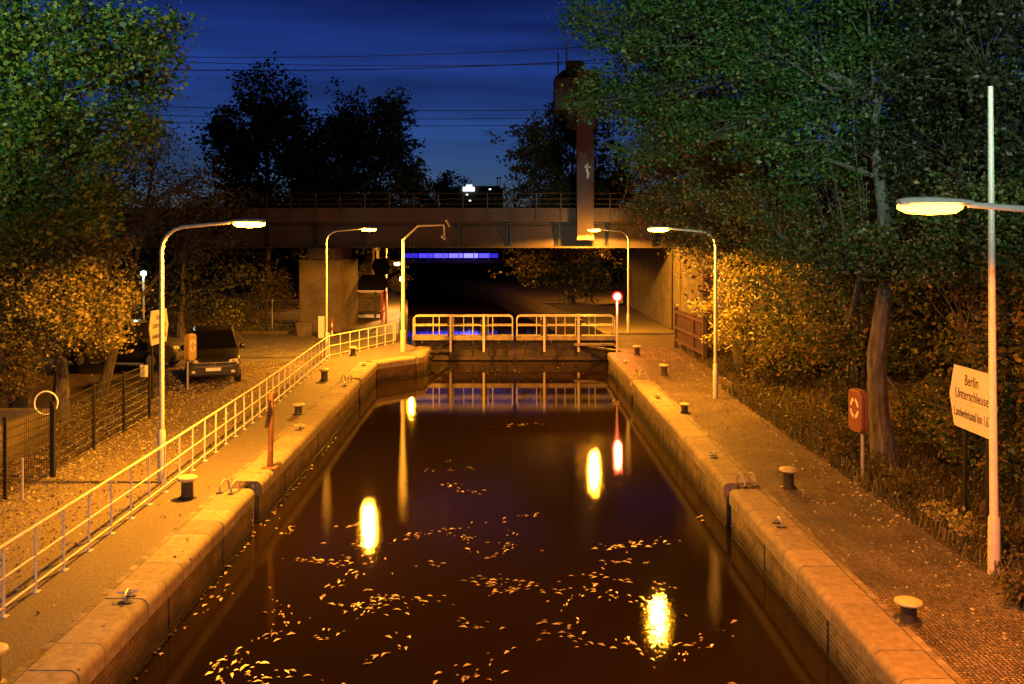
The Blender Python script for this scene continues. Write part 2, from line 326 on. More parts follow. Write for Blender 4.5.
# ------------------------------------------------------------------ lock walls with rounded coping stones
random.seed(4)
NOSE = [(-.02, -.30)] + [(.04, -.29)] + [(.04 - .13 + .13*math.cos(a), -.115 + .13*math.sin(a)) for a in [math.radians(k) for k in range(0, 91, 15)]]
def wall_piece(root, p0, p1, n, width=.60, step=.79, tone='brick_left', end_cut=0, row=True, slots=()):
    """brick face and coping stones from p0 to p1; n points to the water"""
    p0 = Vector((*p0, 0)); p1 = Vector((*p1, 0)); n = Vector((*n, 0)).normalized(); Lg = (p1-p0).length; d = (p1-p0).normalized()
    up = Vector((0, 0, 1))
    prof = [(-width, -.30)] + NOSE + [(-width, .015)]
    k = max(1, round(Lg/step)); st = Lg/k; c = MB()
    for i in range(k):
        dz = random.uniform(-.005, .005); dn = random.uniform(-.006, .006); g1 = .009
        c.prism([(u, z) for u, z in prof], p0 + d*(i*st+g1) + up*dz + n*dn, n, up, d*(st-2*g1))
    c.build('coping', M['coping'], root, smooth=True)
    f = MB(); s0 = 0.0
    for s in list(slots) + [Lg]:
        f.prism([(-.5, -3), (-.5, -.302), (-.02, -.302), (-.02, -3)], p0 + d*s0, n, up, d*(max(s - s0 - .09, .05) if s < Lg else s - s0)); s0 = s
    f.build('brick_face', M[tone], root)
    b = MB(); b.prism([(-.45, -3), (-.45, -.31), (-.13, -.31), (-.13, -3)], p0 + d*.01, n, up, d*(Lg-.02)); b.build('backing', M['slime'], root)
    w = MB(); w.prism([(-.1, -1.6), (-.1, WZ+.02), (-.05, WZ+.055), (.0, WZ+.035), (.0, -1.6)], p0+d*.02, n, up, d*(Lg-.04)); w.build('waterline_ledge', M['slime'], root)
    if row:
        r = MB(); q = 0.0
        while q < Lg - .05:
            l = random.uniform(.2, .3); l = min(l, Lg-q)
            r.prism([(-width-.13+random.uniform(-.01, .01), -.05), (-width-.13, .012+random.uniform(-.003, .004)), (-width-.022, .010+random.uniform(-.003, .004)), (-width-.022, -.05)], p0 + d*(q+.005), n, up, d*(l-.01)); q += l
        r.build('edge_row', M['edge_row'], root)

wl = thing('lock_wall', 'brick lock wall with rounded stone coping along the left side, nearest the viewer', 'wall', (XL(0), 0, 0), 'walls of the lock chamber')
wall_piece(wl, (XL(-18), -18), (XL(20.35), 20.35), (1, -.0125), slots=(20, 25.5, 29.7, 33.2, 36.2))
wl2 = thing('lock_wall', 'brick lock wall with stone coping beside the leaning post, second stretch on the left', 'wall', (XL(21), 21, 0), 'walls of the lock chamber')
wall_piece(wl2, (XL(20.95), 20.95), (XL(36.2), 36.2), (1, -.0125), slots=(2.6, 7, 13))
wl3 = thing('lock_wall', 'angled lock wall head in front of the white bent camera mast', 'wall', (-5.6, 37, 0), 'walls of the lock chamber')
wall_piece(wl3, (XL(36.65), 36.65), (-5.62, 41.35), (1, 0), width=.72)
wall_piece(wl3, (-5.60, 41.38), (-4.12, 43.25), (1.87, -1.48), width=.62, row=False)
wall_piece(wl3, (-4.05, 43.32), (-3.80, 43.9), (1, -.35), width=.5, step=.6, row=False)
wall_piece(wl3, (-3.78, 43.95), (-3.78, 47.5), (1, 0), width=.6, row=False)
wr = thing('lock_wall', 'lock wall with rounded coping along the right side, nearest the viewer', 'wall', (XR, 0, 0), 'walls of the lock chamber')
wall_piece(wr, (XR, 20.3), (XR, -18), (-1, 0), tone='brick_right', slots=(2.6, 6.1, 10.4))
wr2 = thing('lock_wall', 'second stretch of the right lock wall, between the two hand hoops', 'wall', (XR, 21, 0), 'walls of the lock chamber')
wall_piece(wr2, (XR, 36.2), (XR, 20.8), (-1, 0), tone='brick_right', slots=(7, 12.6))
wr3 = thing('lock_wall', 'short far stretch of the right lock wall under the red signal', 'wall', (XR, 37, 0), 'walls of the lock chamber')
wall_piece(wr3, (XR, 45.0), (XR, 36.65), (-1, 0), tone='brick_right', slots=(4,))
wall_piece(wr3, (5.6, 45.05), (XR+.65, 45.05), (0, 1), row=False, tone='brick_front')
# ladders in the recesses between the stretches
def ladder(x, y, side, label):
    t = thing('ladder', label, 'ladder', (x, y, WZ), 'ladders in the lock wall recesses')
    for dy in (-.17, .17): MB().tube([(x, y+dy, -2), (x, y+dy, -.05)], .02, 6).build('rail', M['galv'], t)
    for k in range(3, 7): MB().tube([(x, y-.17, -1.9+k*.28), (x, y+.17, -1.9+k*.28)], .015, 6).build('rung', M['galv'], t)
    MB().box(x+side*.12, y-.24, -2, x+side*.25, y+.24, -.02).build('back_plate', M['slime'], t)
ladder(XL(20.65)-.12, 20.65, -1, 'steel ladder down the gap in the left wall near the leaning post')
ladder(XL(36.4)-.12, 36.42, -1, 'steel ladder in the far gap of the left lock wall')
ladder(XR+.12, 20.55, 1, 'steel ladder down the near gap in the right lock wall')
ladder(XR+.12, 36.42, 1, 'steel ladder in the far gap of the right lock wall')
# hand hoops at the ladder heads
def hoop(x, y, ang, label, r=.20):
    t = thing('hand_hoop', label, 'hand hoop', (x, y, .02), 'hand hoops at the ladder heads'); d = Vector((math.cos(ang), math.sin(ang), 0))
    for k in (-.13, .13):
        o = Vector((x, y, .015)) + Vector((-d.y, d.x, 0))*k
        pts = [o - d*r*.9] + [o - d*r*math.cos(a)*.9 + Vector((0, 0, .06 + .17*math.sin(a))) for a in [math.radians(q) for q in range(10, 175, 18)]] + [o + d*r*.9]
        MB().tube(pts, .022, 8).build('hoop', M['galv'], t, smooth=True)
        MB().box(*(pts[0]-Vector((.06, .06, 0))), *(pts[0]+Vector((.06, .06, .015)))).build('foot_plate', M['iron'], t)
hoop(XL(20)-.42, 20.1, math.radians(75), 'steel hand hoop at the ladder head on the near left coping')
hoop(XL(35)-.42, 35.8, math.radians(75), 'steel hand hoop at the ladder head on the far left coping')
hoop(XR+.42, 20.7, math.radians(105), 'steel hand hoop at the ladder head on the near right coping')
hoop(XR+.36, 37.3, math.radians(60), 'pale hand hoop at the ladder head on the far right coping')
# cleats
def cleat():
    t = thing('mooring_cleat', '', 'mooring cleat', (0, 0, 0), 'small mooring cleats on the coping stones')
    for k in (-.17, .09): MB().box(-.09, k, .0, .09, k+.08, .02).build('foot', M['iron'], t, bevel=.005)
    MB().tube([(0, -.13, .01), (0, -.15, .09), (0, -.05, .13), (0, .05, .13), (0, .15, .09), (0, .13, .01)], .022, 8).build('bow', M['galv'], t, smooth=True)
    MB().tube([(-.14, -.02, .12), (0, 0, .10), (.14, .02, .12)], [.014, .02, .014], 8).build('horn', M['galv'], t, smooth=True)
    return t
c0 = cleat()
for i, (x, y, l) in enumerate([
    (-5.56, 14.05, 'small iron cleat on the near left coping, closest to the railing foot'),
    (XL(26.7)-.3, 26.7, 'small cleat on the left coping past the leaning post'),
    (XL(34.5)-.3, 34.6, 'small cleat on the left coping just before the far hoop'),
    (-6.0, 40.2, 'small cleat on the left coping near the camera mast'),
    (5.02, 17.7, 'small cleat on the near right coping, just before the ladder gap'),
    (5.02, 23.3, 'small cleat on the right coping just past the ladder gap'),
    (5.02, 31.9, 'small cleat midway along the right coping'),
    (5.05, 41.0, 'small cleat on the far right coping near the red signal')]):
    o = c0 if i == 0 else copy_tree(c0); o.location = (x, y, .016); o.rotation_euler.z = math.radians(random.uniform(-12, 12)); o['label'] = l
# bollards
def bollard():
    t = thing('mooring_bollard', '', 'bollard', (0, 0, 0), 'mooring bollards along the lock quays')
    MB().lathe([(.19, 0), (.18, .02), (.13, .05), (.12, .12), (.12, .33), (.14, .38)], n=24).build('stem', M['iron'], t, smooth=True)
    MB().lathe([(.135, .35), (.185, .37), (.205, .40), (.20, .43), (.16, .455), (.08, .465), (.01, .467)], n=28).build('cap', M['cap_yellow'], t, smooth=True)
    return t
b0 = bollard()
for i, (x, y, s, l) in enumerate([
    (G(188, 498).x, 19.6, 1, 'iron bollard with yellow cap behind the near left hand hoop'),
    (-6.12, 11.35, 1, 'yellow capped bollard cut off in the bottom left corner'),
    (-6.3, 29.0, .9, 'low bollard with pale cap between the left cleats'),
    (-6.85, 36.0, 1, 'bollard with pale cap beside the far left hand hoop'),
    (-7.0, 43.6, .95, 'furthest bollard on the left, by the kink of the railing'),
    (5.98, 20.4, .95, 'bollard with yellow cap on the setts in front of the orange lifebuoy box'),
    (5.52, 13.2, .9, 'pale capped bollard nearest the viewer on the right quay'),
    (5.42, 29.3, .8, 'low bollard midway along the right quay'),
    (6.12, 37.4, .95, 'yellow capped bollard on the right quay beyond the flagless post'),
    (5.96, 44.0, .95, 'dark capped bollard on the right quay, beside the red signal')]):
    o = b0 if i == 0 else copy_tree(b0); o.location = (x, y, .01); o.scale = (s, s, s*(.8 if s < .95 else 1)); o.rotation_euler.z = i; o['label'] = l

# ------------------------------------------------------------------ left railing
rail = thing('railing', 'pale painted tubular railing running along the left quay to the gate', 'railing', (-7.1, 14, 0))
pth = [(-6.98, 8.7), (-7.05, 13.4), (-7.13, 19.1), (-7.35, 28.2), (-7.55, 33.5), (-7.95, 42.8), (-7.62, 43.6), (-5.75, 49.3)]
def along(P, step):
    P = [Vector((*p, 0)) for p in P]; out = []; acc = 0; nxt = 0
    for a, b in zip(P[:-1], P[1:]):
        l = (b-a).length
        while nxt <= acc + l + 1e-6: out.append(a + (b-a)*((nxt-acc)/l)); nxt += step
        acc += l
    return out
random.seed(2)
for p in along(pth, .948):
    ln = random.uniform(-.008, .008)
    MB().tube([(p.x, p.y, 0), (p.x+ln, p.y, .99)], .021, 8).box(p.x-.06, p.y-.06, 0, p.x+.06, p.y+.06, .018).build('post', M['white_paint'], rail, smooth=True)
MB().tube([(x, y, 1.0) for x, y in pth] + [(-5.75, 49.3, .1)], .026, 8).build('top_rail', M['white_paint'], rail, smooth=True)
for z in (.55, .14): MB().tube([(x, y, z) for x, y in pth], .017, 8).build('lower_rail', M['white_paint'], rail, smooth=True)
k = Vector((-7.95, 42.8, 0)); MB().tube([k, k + Vector((0, 0, 1.14))], .045, 10).build('corner_post', M['white_paint'], rail, smooth=True)

# ------------------------------------------------------------------ sodium street lamps
def spot(parent, loc, energy, color, size=172, blend=.12, radius=.12, rot=None):
    l = bpy.data.lights.new('lamp_light', 'SPOT'); l.energy = energy*2.8; l.color = color; l.spot_size = math.radians(size); l.spot_blend = blend; l.shadow_soft_size = radius
    o = bpy.data.objects.new('lamp_light', l); col.objects.link(o); o.parent = parent; o.location = loc
    if rot: o.rotation_euler = rot
    return o
def point(parent, loc, energy, color, radius=.1):
    l = bpy.data.lights.new('lamp_light', 'POINT'); l.energy = energy; l.color = color; l.shadow_soft_size = radius
    o = bpy.data.objects.new('lamp_light', l); col.objects.link(o); o.parent = parent; o.location = loc; return o
def street_lamp(x, y, side, label, energy=900, lens='sodium_lens', arm=2.05, color=SODIUM, ang=0, up=0.0, spill=.06):
    """side +1: arm points to +x"""
    t = thing('street_lamp', label, 'street lamp', (x, y, 0), 'sodium lamps along the lock'); s = side
    R = Matrix.Rotation(ang, 4, 'Z')
    def q(u, v, z): w = R @ Vector((u*s, v, z)); return (x+w.x, y+w.y, z + (up if z > 4 else 0))
    MB().tube([q(0, 0, 0), q(0, 0, 1.1), q(0, 0, 1.16)], [.085, .085, .06], 12).build('base_sleeve', M['pole_paint'], t, smooth=True)
    pts = [q(0, 0, 1.1), q(0, 0, 3), q(0, 0, 5.05)] + [q(.55*(1-math.cos(a)), 0, 5.05+.52*math.sin(a)) for a in [math.radians(v) for v in (20, 40, 60, 80)]] + [q(arm-.55, 0, 5.66)]
    MB().tube(pts, [.058, .052, .045, .04, .04, .04, .04, .034], 10).build('pole', M['pole_paint'], t, smooth=True)
    h = MB()
    prof = [(0, 0.03), (.12, .055), (.42, .085), (.72, .075), (.80, .05)]
    vs = []; n = 10
    for u, r in prof:
        for j in range(n):
            a = 2*math.pi*j/n; vs.append(q(arm-.6+u, math.cos(a)*r*1.35, 5.68+math.sin(a)*r*.8))
    fs = [(i*n+j, (i+1)*n+j, (i+1)*n+(j+1) % n, i*n+(j+1) % n) for i in range(len(prof)-1) for j in range(n)] + [tuple(range(n)), tuple(range((len(prof)-1)*n, len(prof)*n))]
    h.add(vs, fs).build('lamp_head', M['pole_paint'], t, smooth=True)
    g = MB(); vs = []
    for u, r in [(.12, .035), (.20, .10), (.45, .125), (.70, .10), (.80, .04)]:
        for j in range(n):
            a = 2*math.pi*j/n; vs.append(q(arm-.6+u, math.cos(a)*r, 5.635+math.sin(a)*r*.72))
    fs = [(i*n+j, (i+1)*n+j, (i+1)*n+(j+1) % n, i*n+(j+1) % n) for i in range(4) for j in range(n)] + [tuple(range(n)), tuple(range(4*n, 5*n))]
    g.add(vs, fs).build('lamp_lens', M[lens], t, smooth=True)
    w = Vector(q(arm-.6+.46, 0, 5.49)); spot(t, w - Vector((x, y, 0)), energy, color)
    point(t, w - Vector((x, y, -.02)), energy*spill, color, .1)
    return t
street_lamp(-7.52, 20.9, 1, 'tall pale lamp post nearest on the left, its curved arm over the railing', 1500)
street_lamp(-8.1, 43.0, 1, 'second lamp post on the left, beside the concrete bridge pier', 1900, up=.12)
street_lamp(6.95, 32.0, -1, 'lamp post on the right quay in front of the golden bush', 1150)
street_lamp(6.8, 53.8, -1, 'lamp post in front of the bridge behind the red signal', 1500, up=.2, spill=.15)
street_lamp(6.65, 10.3, -1, 'glaring lamp reaching in from the right edge across the tall pole', 820, 'sodium_lens_near', 2.25, SODIUM_RED)
street_lamp(13.6, 82.0, -1, 'far lamp post behind the right bridge abutment', 800)
street_lamp(-9.3, 74.0, 1, 'far lamp post on the left bank beyond the railway bridge', 1600)

# bent mast with the camera at its end
t = thing('camera_mast', 'white mast bent at the top, carrying a small camera over the gate', 'mast', (-4.72, 45.3, 0))
Ym = 45.3; q = lambda px, py: at(px, py, Ym)
MB().tube([(-4.9, Ym, 0), (-4.9, Ym, 1.0), (-4.9, Ym, 1.03)], [.13, .13, .1], 12).build('base_sleeve', M['white_paint'], t, smooth=True)
MB().tube([(-4.9, Ym, 1.0), (-4.9, Ym, 5.3), q(418, 226), q(444, 225)], [.095, .07, .05, .045], 10).build('pole', M['white_paint'], t, smooth=True)
MB().tube([q(444, 225), q(444.5, 240)], .035, 8).build('drop_bar', M['white_paint'], t)
MB().tube([q(441.5, 236), q(446, 239)], .09, 10).build('camera_body', M['galv'], t, smooth=True)
MB().tube([q(446, 220), q(450, 227)], .06, 8).build('aerial', M['galv'], t)

# red signal
t = thing('signal_light', 'glowing red signal lamp on a thin pale post by the right quay corner', 'signal', (5.1, 44.5, 0))
MB().tube([(5.1, 44.5, 0), (5.1, 44.5, 2.55)], .045, 10).build('post', M['pole_paint'], t, smooth=True)
MB().lathe([(.05, 2.5), (.13, 2.55), (.14, 2.8), (.10, 2.86), (.01, 2.88)], (5.1, 44.56, 0), 16).build('housing', M['black'], t, smooth=True)
b = MB()
for i in range(5): pass
b.lathe([(.01, -.17), (.09, -.145), (.155, -.07), (.17, 0), (.155, .07), (.09, .145), (.01, .17)], (5.1, 44.38, 2.66), 16).build('signal_lens', M['red_lens'], t, smooth=True)
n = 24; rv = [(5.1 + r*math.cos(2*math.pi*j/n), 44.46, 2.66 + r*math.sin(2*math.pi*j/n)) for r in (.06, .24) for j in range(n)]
MB().add(rv, [(j, (j+1) % n, n+(j+1) % n, n+j) for j in range(n)]).build('signal_halo', M['red_halo'], t)  # flat emissive ring added to imitate the red glow around the lens
point(t, (0, -.4, 2.66), 520, (1, .10, .04), .1)

# ------------------------------------------------------------------ lock gate leaves with their walkway
def gate_leaf(x0, x1, label, uprights, Yg=49.5):
    t = thing('lock_gate', label, 'lock gate', ((x0+x1)/2, Yg, WZ), 'two leaves of the lock gate'); w = M['white_paint']
    MB().box(x0-.055, Yg-.12, -3, x1+.055, Yg+.15, .30).build('gate_panel', M['gate_steel'], t)
    b = MB(); b.box(x0, Yg-.26, WZ+.05, x1, Yg-.125, WZ+.22); b.box(x0, Yg-.22, -.25, x1, Yg-.125, -.12)
    k = x0+.35
    while k < x1-.2: b.box(k, Yg-.20, WZ+.24, k+.09, Yg-.125, -.26); k += .86
    b.build('stiffener', M['gate_steel'], t)
    d = MB(); k = x0
    while k < x1-.05: d.box(k+.006, Yg-.62, .33, min(k+.22, x1), Yg+.12, .38); k += .226
    d.build('walkway_boards', M['planks'], t)
    MB().box(x0, Yg-.66, .18, x1, Yg-.60, .40).box(x0, Yg+.12, .22, x1, Yg+.17, .40).build('walkway_edge', M['planks'], t)
    k = x0+.5; b = MB()
    while k < x1: b.box(k-.04, Yg-.6, .02, k+.04, Yg-.2, .18); k += 1.3
    b.build('bracket', M['gate_steel'], t)
    for yy in (Yg-.63, Yg+.145):
        a0, a1 = x0+.05, x1-.05; r = .16
        loop = [(a0, yy, .40), (a0, yy, 1.25), (a0+.05, yy, 1.36), (a0+r, yy, 1.40), (a1-r, yy, 1.40), (a1-.05, yy, 1.36), (a1, yy, 1.25), (a1, yy, .40)]
        MB().tube(loop, .028, 8).build('handrail', w, t, smooth=True)
        MB().tube([(a0, yy, .92), (a1, yy, .92)], .022, 8).build('mid_rail', w, t, smooth=True)
        n = 4 if yy < Yg else 3
        for i in range(1, n+1):
            xx = a0 + (a1-a0)*i/(n+1); MB().tube([(xx, yy, .38), (xx, yy, 1.4)], .022, 8).build('post', w, t, smooth=True)
    for xx in uprights:
        MB().box(xx-.055, Yg-.78, -.40, xx+.055, Yg-.67, 1.50).build('upright', w, t, bevel=.01)
        MB().box(xx-.17, Yg-.5, .40, xx+.17, Yg-.2, 1.2).build('gate_winch', M['iron'], t, bevel=.02)
X49 = lambda px: (px-CX)*49.2/F
gate_leaf(X49(413), X49(513.5), 'left leaf of the lock gate with pale railed walkway', (X49(451), X49(484)))
gate_leaf(X49(516), X49(615), 'right leaf of the lock gate with pale railed walkway, beside the red signal', (X49(544), X49(578)))
t = thing('gate_strut', 'dark diagonal push rod between the left quay head and the gate', 'gate strut', (-4, 46, 0))
MB().tube([(-3.8, 46.4, -.15), (-3.0, 49.2, -.55)], .09, 8).build('rod', M['iron'], t)
MB().tube([(-3.85, 46.9, -.75), (-3.3, 48.6, -.05), (-2.7, 49.2, .05)], .06, 8).build('brace', M['iron'], t)
t = thing('gate_strut', 'dark push rod between the right quay corner and the gate', 'gate strut', (5, 46, 0))
MB().tube([(5.6, 46.0, -.1), (3.7, 49.2, -.15)], .09, 8).build('rod', M['iron'], t)
MB().box(3.4, 48.4, -.05, 5.4, 48.6, .06).build('brace', M['planks'], t)

# ------------------------------------------------------------------ railway bridge
YB = 56.0; zb = lambda py: H - (py-HY)*YB/F
br = thing('railway_bridge', 'long dark steel girder railway bridge with railings crossing over the canal', 'bridge', (0, YB, 0))
MB().box(-60, YB, zb(222), 30, YB+.18, zb(208)).build('fascia', M['fascia'], br)
b = MB(); b.box(-60, YB+.75, zb(246.5), 30, YB+.80, zb(222)); b.build('girder_web', M['girder'], br)
MB().box(-60, YB+.35, zb(248), 30, YB+1.1, zb(246.6)).build('bottom_flange', M['girder'], br)
MB().box(-60, YB+.19, zb(221), 30, YB+13, zb(215)).build('deck', M['girder'], br)
MB().box(-60, YB+11.9, zb(248), 30, YB+11.95, zb(222)).box(-60, YB+11.6, zb(248), 30, YB+12.2, zb(247)).box(-60, YB+6.0, zb(247.6), 30, YB+6.05, zb(222)).build('rear_girder', M['girder'], br)
b = MB(); k = -58.0
while k < 30: b.box(k, YB+1.0, zb(238), k+.25, YB+11.6, zb(224)); k += 2.86
b.build('cross_beams', M['girder'], br)
X56 = lambda px: (px-CX)*YB/F
k = X56(509) - 20*2.86
while k < 29:
    m = MB(); m.prism([(0, zb(222)-.01), (-.5, zb(222)-.01), (-.09, zb(245)), (0, zb(246.4))], (k-.06, YB+.74, 0), (0, 1, 0), (0, 0, 1), (.12, 0, 0))
    m.box(k-.13, YB+.66, zb(246.4), k+.13, YB+.745, zb(222)-.01)
    m.build('bracket', M['black'], br); k += 2.86
k = X56(512) - 42*1.43
while k < 29:
    MB().box(k-.03, YB-.07, zb(221), k+.03, YB-.005, zb(193)).build('railing_post', M['steel_dark'], br); k += 1.43
b = MB()
for py in (223.2, 244.6):
    k = -58.0
    while k < 29: b.box(k, YB+.735, zb(py)-.02, k+.05, YB+.749, zb(py)+.03); k += .36
b.build('rivets', M['steel_dark'], br)['kind'] = 'stuff'
MB().tube([(-60, YB+.60, zb(225.5)), (30, YB+.60, zb(225.5))], .05, 6).build('cable_duct', M['steel_dark'], br)
for py in (193.3, 199, 204): MB().tube([(-60, YB-.03, zb(py)), (30, YB-.03, zb(py))], .022, 6).build('railing_bar', M['steel_dark'], br)
for py in (193.3, 200): MB().tube([(-60, YB+12.9, zb(py)), (30, YB+12.9, zb(py))], .022, 6).build('rear_railing_bar', M['steel_dark'], br)
MB().box(-60, YB+2.2, zb(214.9), 30, YB+4.6, zb(210)).build('track_bed', M['earth'], br)
# tower bolted on the bridge side
tw = thing('signal_tower', 'dark slim tower with wider boxed head rising in front of the bridge', 'tower', (X56(586), YB-.6, 0))
Yt = 55.2; tq = lambda px, py: at(px, py, Yt)
a, c = tq(577, 240), tq(594, 70); MB().box(a.x, Yt, a.z, c.x, Yt+.7, c.z).build('shaft', M['tower'], tw, bevel=.02)
a, c = tq(556, 108), tq(601, 76); MB().box(a.x, Yt+.72, a.z, c.x, Yt+2.9, c.z).build('head', M['tower_dark'], tw)
b = MB(); z1, z2, z3 = tq(0, 76).z, tq(0, 66).z, tq(0, 56).z; x0, x1 = a.x-.05, c.x+.05
b.add([(x0, Yt+.6, z1), (x1, Yt+.6, z1), (x1, Yt+3, z1), (x0, Yt+3, z1), (x0+.55, Yt+1.2, z2), (x1-.35, Yt+1.2, z2), (x1-.35, Yt+2.4, z2), (x0+.55, Yt+2.4, z2)], [(3, 2, 1, 0), (4, 5, 6, 7), (0, 1, 5, 4), (1, 2, 6, 5), (2, 3, 7, 6), (3, 0, 4, 7)])
b.box(x0+.75, Yt+1.3, z2, x1-.9, Yt+2.3, z3); b.build('roof', M['tower_dark'], tw)
MB().box(tq(569, 0).x, Yt+1, tq(0, 125).z, tq(600, 0).x, Yt+2.4, tq(0, 108.2).z).build('head_support', M['tower_dark'], tw)
for px, y0 in ((559.5, 48), (568, 36)): MB().tube([tq(px, 74)+Vector((0, 1.5, 0)), tq(px, y0)+Vector((0, 1.5, 0))], .05, 6).build('antenna', M['steel_dark'], tw)
mk = MB(); o = tq(587.5, 171); 
for (dx, dz, w, h) in ((0, 0, .07, .85), (0, .22, .38, .06), (-.06, .05, .06, .3), (.07, -.2, .05, .3), (-.1, .3, .08, .08)): mk.box(o.x+dx-w/2, Yt-.006, o.z+dz-h/2, o.x+dx+w/2, Yt-.002, o.z+dz+h/2)
mk.build('paint_mark', M['sign_white'], tw)
# what carries the tower on the girder
MB().box(tq(577, 0).x, Yt+.7, zb(221), tq(594, 0).x, YB-.01, zb(209)).build('mount', M['steel_dark'], tw)

# concrete pier left and abutment right
t = thing('bridge_pier', 'massive concrete pier under the bridge left of the path', 'pier', (-10.6, 57, 0))
MB().box(-11.9, 54.9, 0, -9.55, 61.6, 4.15).build('pier_block', M['concrete'], t, bevel=.05)
MB().box(-11.5, 55.3, 4.155, -9.9, 61.2, 4.80).build('bearing_beam', M['concrete'], t, bevel=.03)
for yy in (57, 60): MB().box(-11.0, yy-.3, 4.80, -10.4, yy+.3, 4.98).build('bearing', M['steel_dark'], t)
t = thing('bridge_abutment', 'long concrete abutment wall with panel joints on the right beneath the bridge', 'abutment', (9.7, 60, 0))
b = MB(); k = 47.5
while k < 78:
    zz = 0
    for hh in (1.6, 1.6, 1.62): b.box(9.72, k+.02, zz+.01, 10.4, k+2.98, zz+hh-.01); zz += hh
    k += 3
b.build('wall_panels', M['concrete_dark'], t, bevel=.012)
MB().box(9.76, 47.5, 0, 11, 78, 4.9).build('wall_core', M['concrete_dark'], t)
MB().box(9.66, 55.5, 4.83, 14, 62.4, zb(247.8)+.02).build('bearing_shelf', M['concrete_dark'], t)
b = MB()
for yy in (56.2,): b.tube([(9.66, yy, 0), (9.66, yy, 4.8)], .05, 6)
b.build('drain_pipe', M['iron'], t)
t = thing('bridge_abutment', 'dark concrete abutment at the far left end of the bridge span', 'abutment', (-27, 57, 0))
MB().box(-34, 54.6, 0, -27, 62.5, 4.95).build('wall_core', M['concrete_dark'], t)

exec_marker = True
# ------------------------------------------------------------------ trees
rng = np.random.default_rng(11)
def quads_mesh(name, C, size, m, parent, flat=0.0, aspect=.62, ang=None):
    """one kite shaped, folded leaf per centre"""
    n = len(C); d = rng.normal(size=(n, 3)); d /= np.linalg.norm(d, axis=1)[:, None]
    if flat: d[:, 2] *= (1-flat); d /= np.linalg.norm(d, axis=1)[:, None]
    u = rng.normal(size=(n, 3)); 
    if flat: u[:, 2] *= (1-flat)
    s = np.cross(d, u); s /= np.linalg.norm(s, axis=1)[:, None]
    if ang is not None:
        d = np.stack([np.cos(ang), np.sin(ang), rng.normal(size=n)*.05], 1); s = np.stack([-np.sin(ang), np.cos(ang), rng.normal(size=n)*.12], 1)
    N = np.cross(d, s)
    sz = (size * (.45 + .9*rng.random(n)**1.3))[:, None]
    V = np.empty((n, 4, 3)); V[:, 0] = C - d*sz*.5; V[:, 1] = C + s*sz*aspect*.5 + N*sz*.12 + d*sz*.05; V[:, 2] = C + d*sz*.5; V[:, 3] = C - s*sz*aspect*.5 + N*sz*.12 + d*sz*.05
    off = woff(parent); V -= np.array([off.x, off.y, off.z])
    me = bpy.data.meshes.new(name); me.vertices.add(4*n); me.vertices.foreach_set('co', V.reshape(-1))
    me.loops.add(4*n); me.loops.foreach_set('vertex_index', np.arange(4*n, dtype=np.int32))
    me.polygons.add(n); me.polygons.foreach_set('loop_start', np.arange(0, 4*n, 4, dtype=np.int32))
    me.materials.append(m); me.update(calc_edges=True); me.validate()
    o = bpy.data.objects.new(name, me); col.objects.link(o); o.parent = parent; return o
def lobe(px, py, Y, rx, ry, dep=None):
    """ellipsoid given where it is seen, in metres: centre and radii"""
    c = at(px, py, Y); return (c, rx*Y/F, (dep if dep else (rx+ry)/2*Y/F), ry*Y/F)
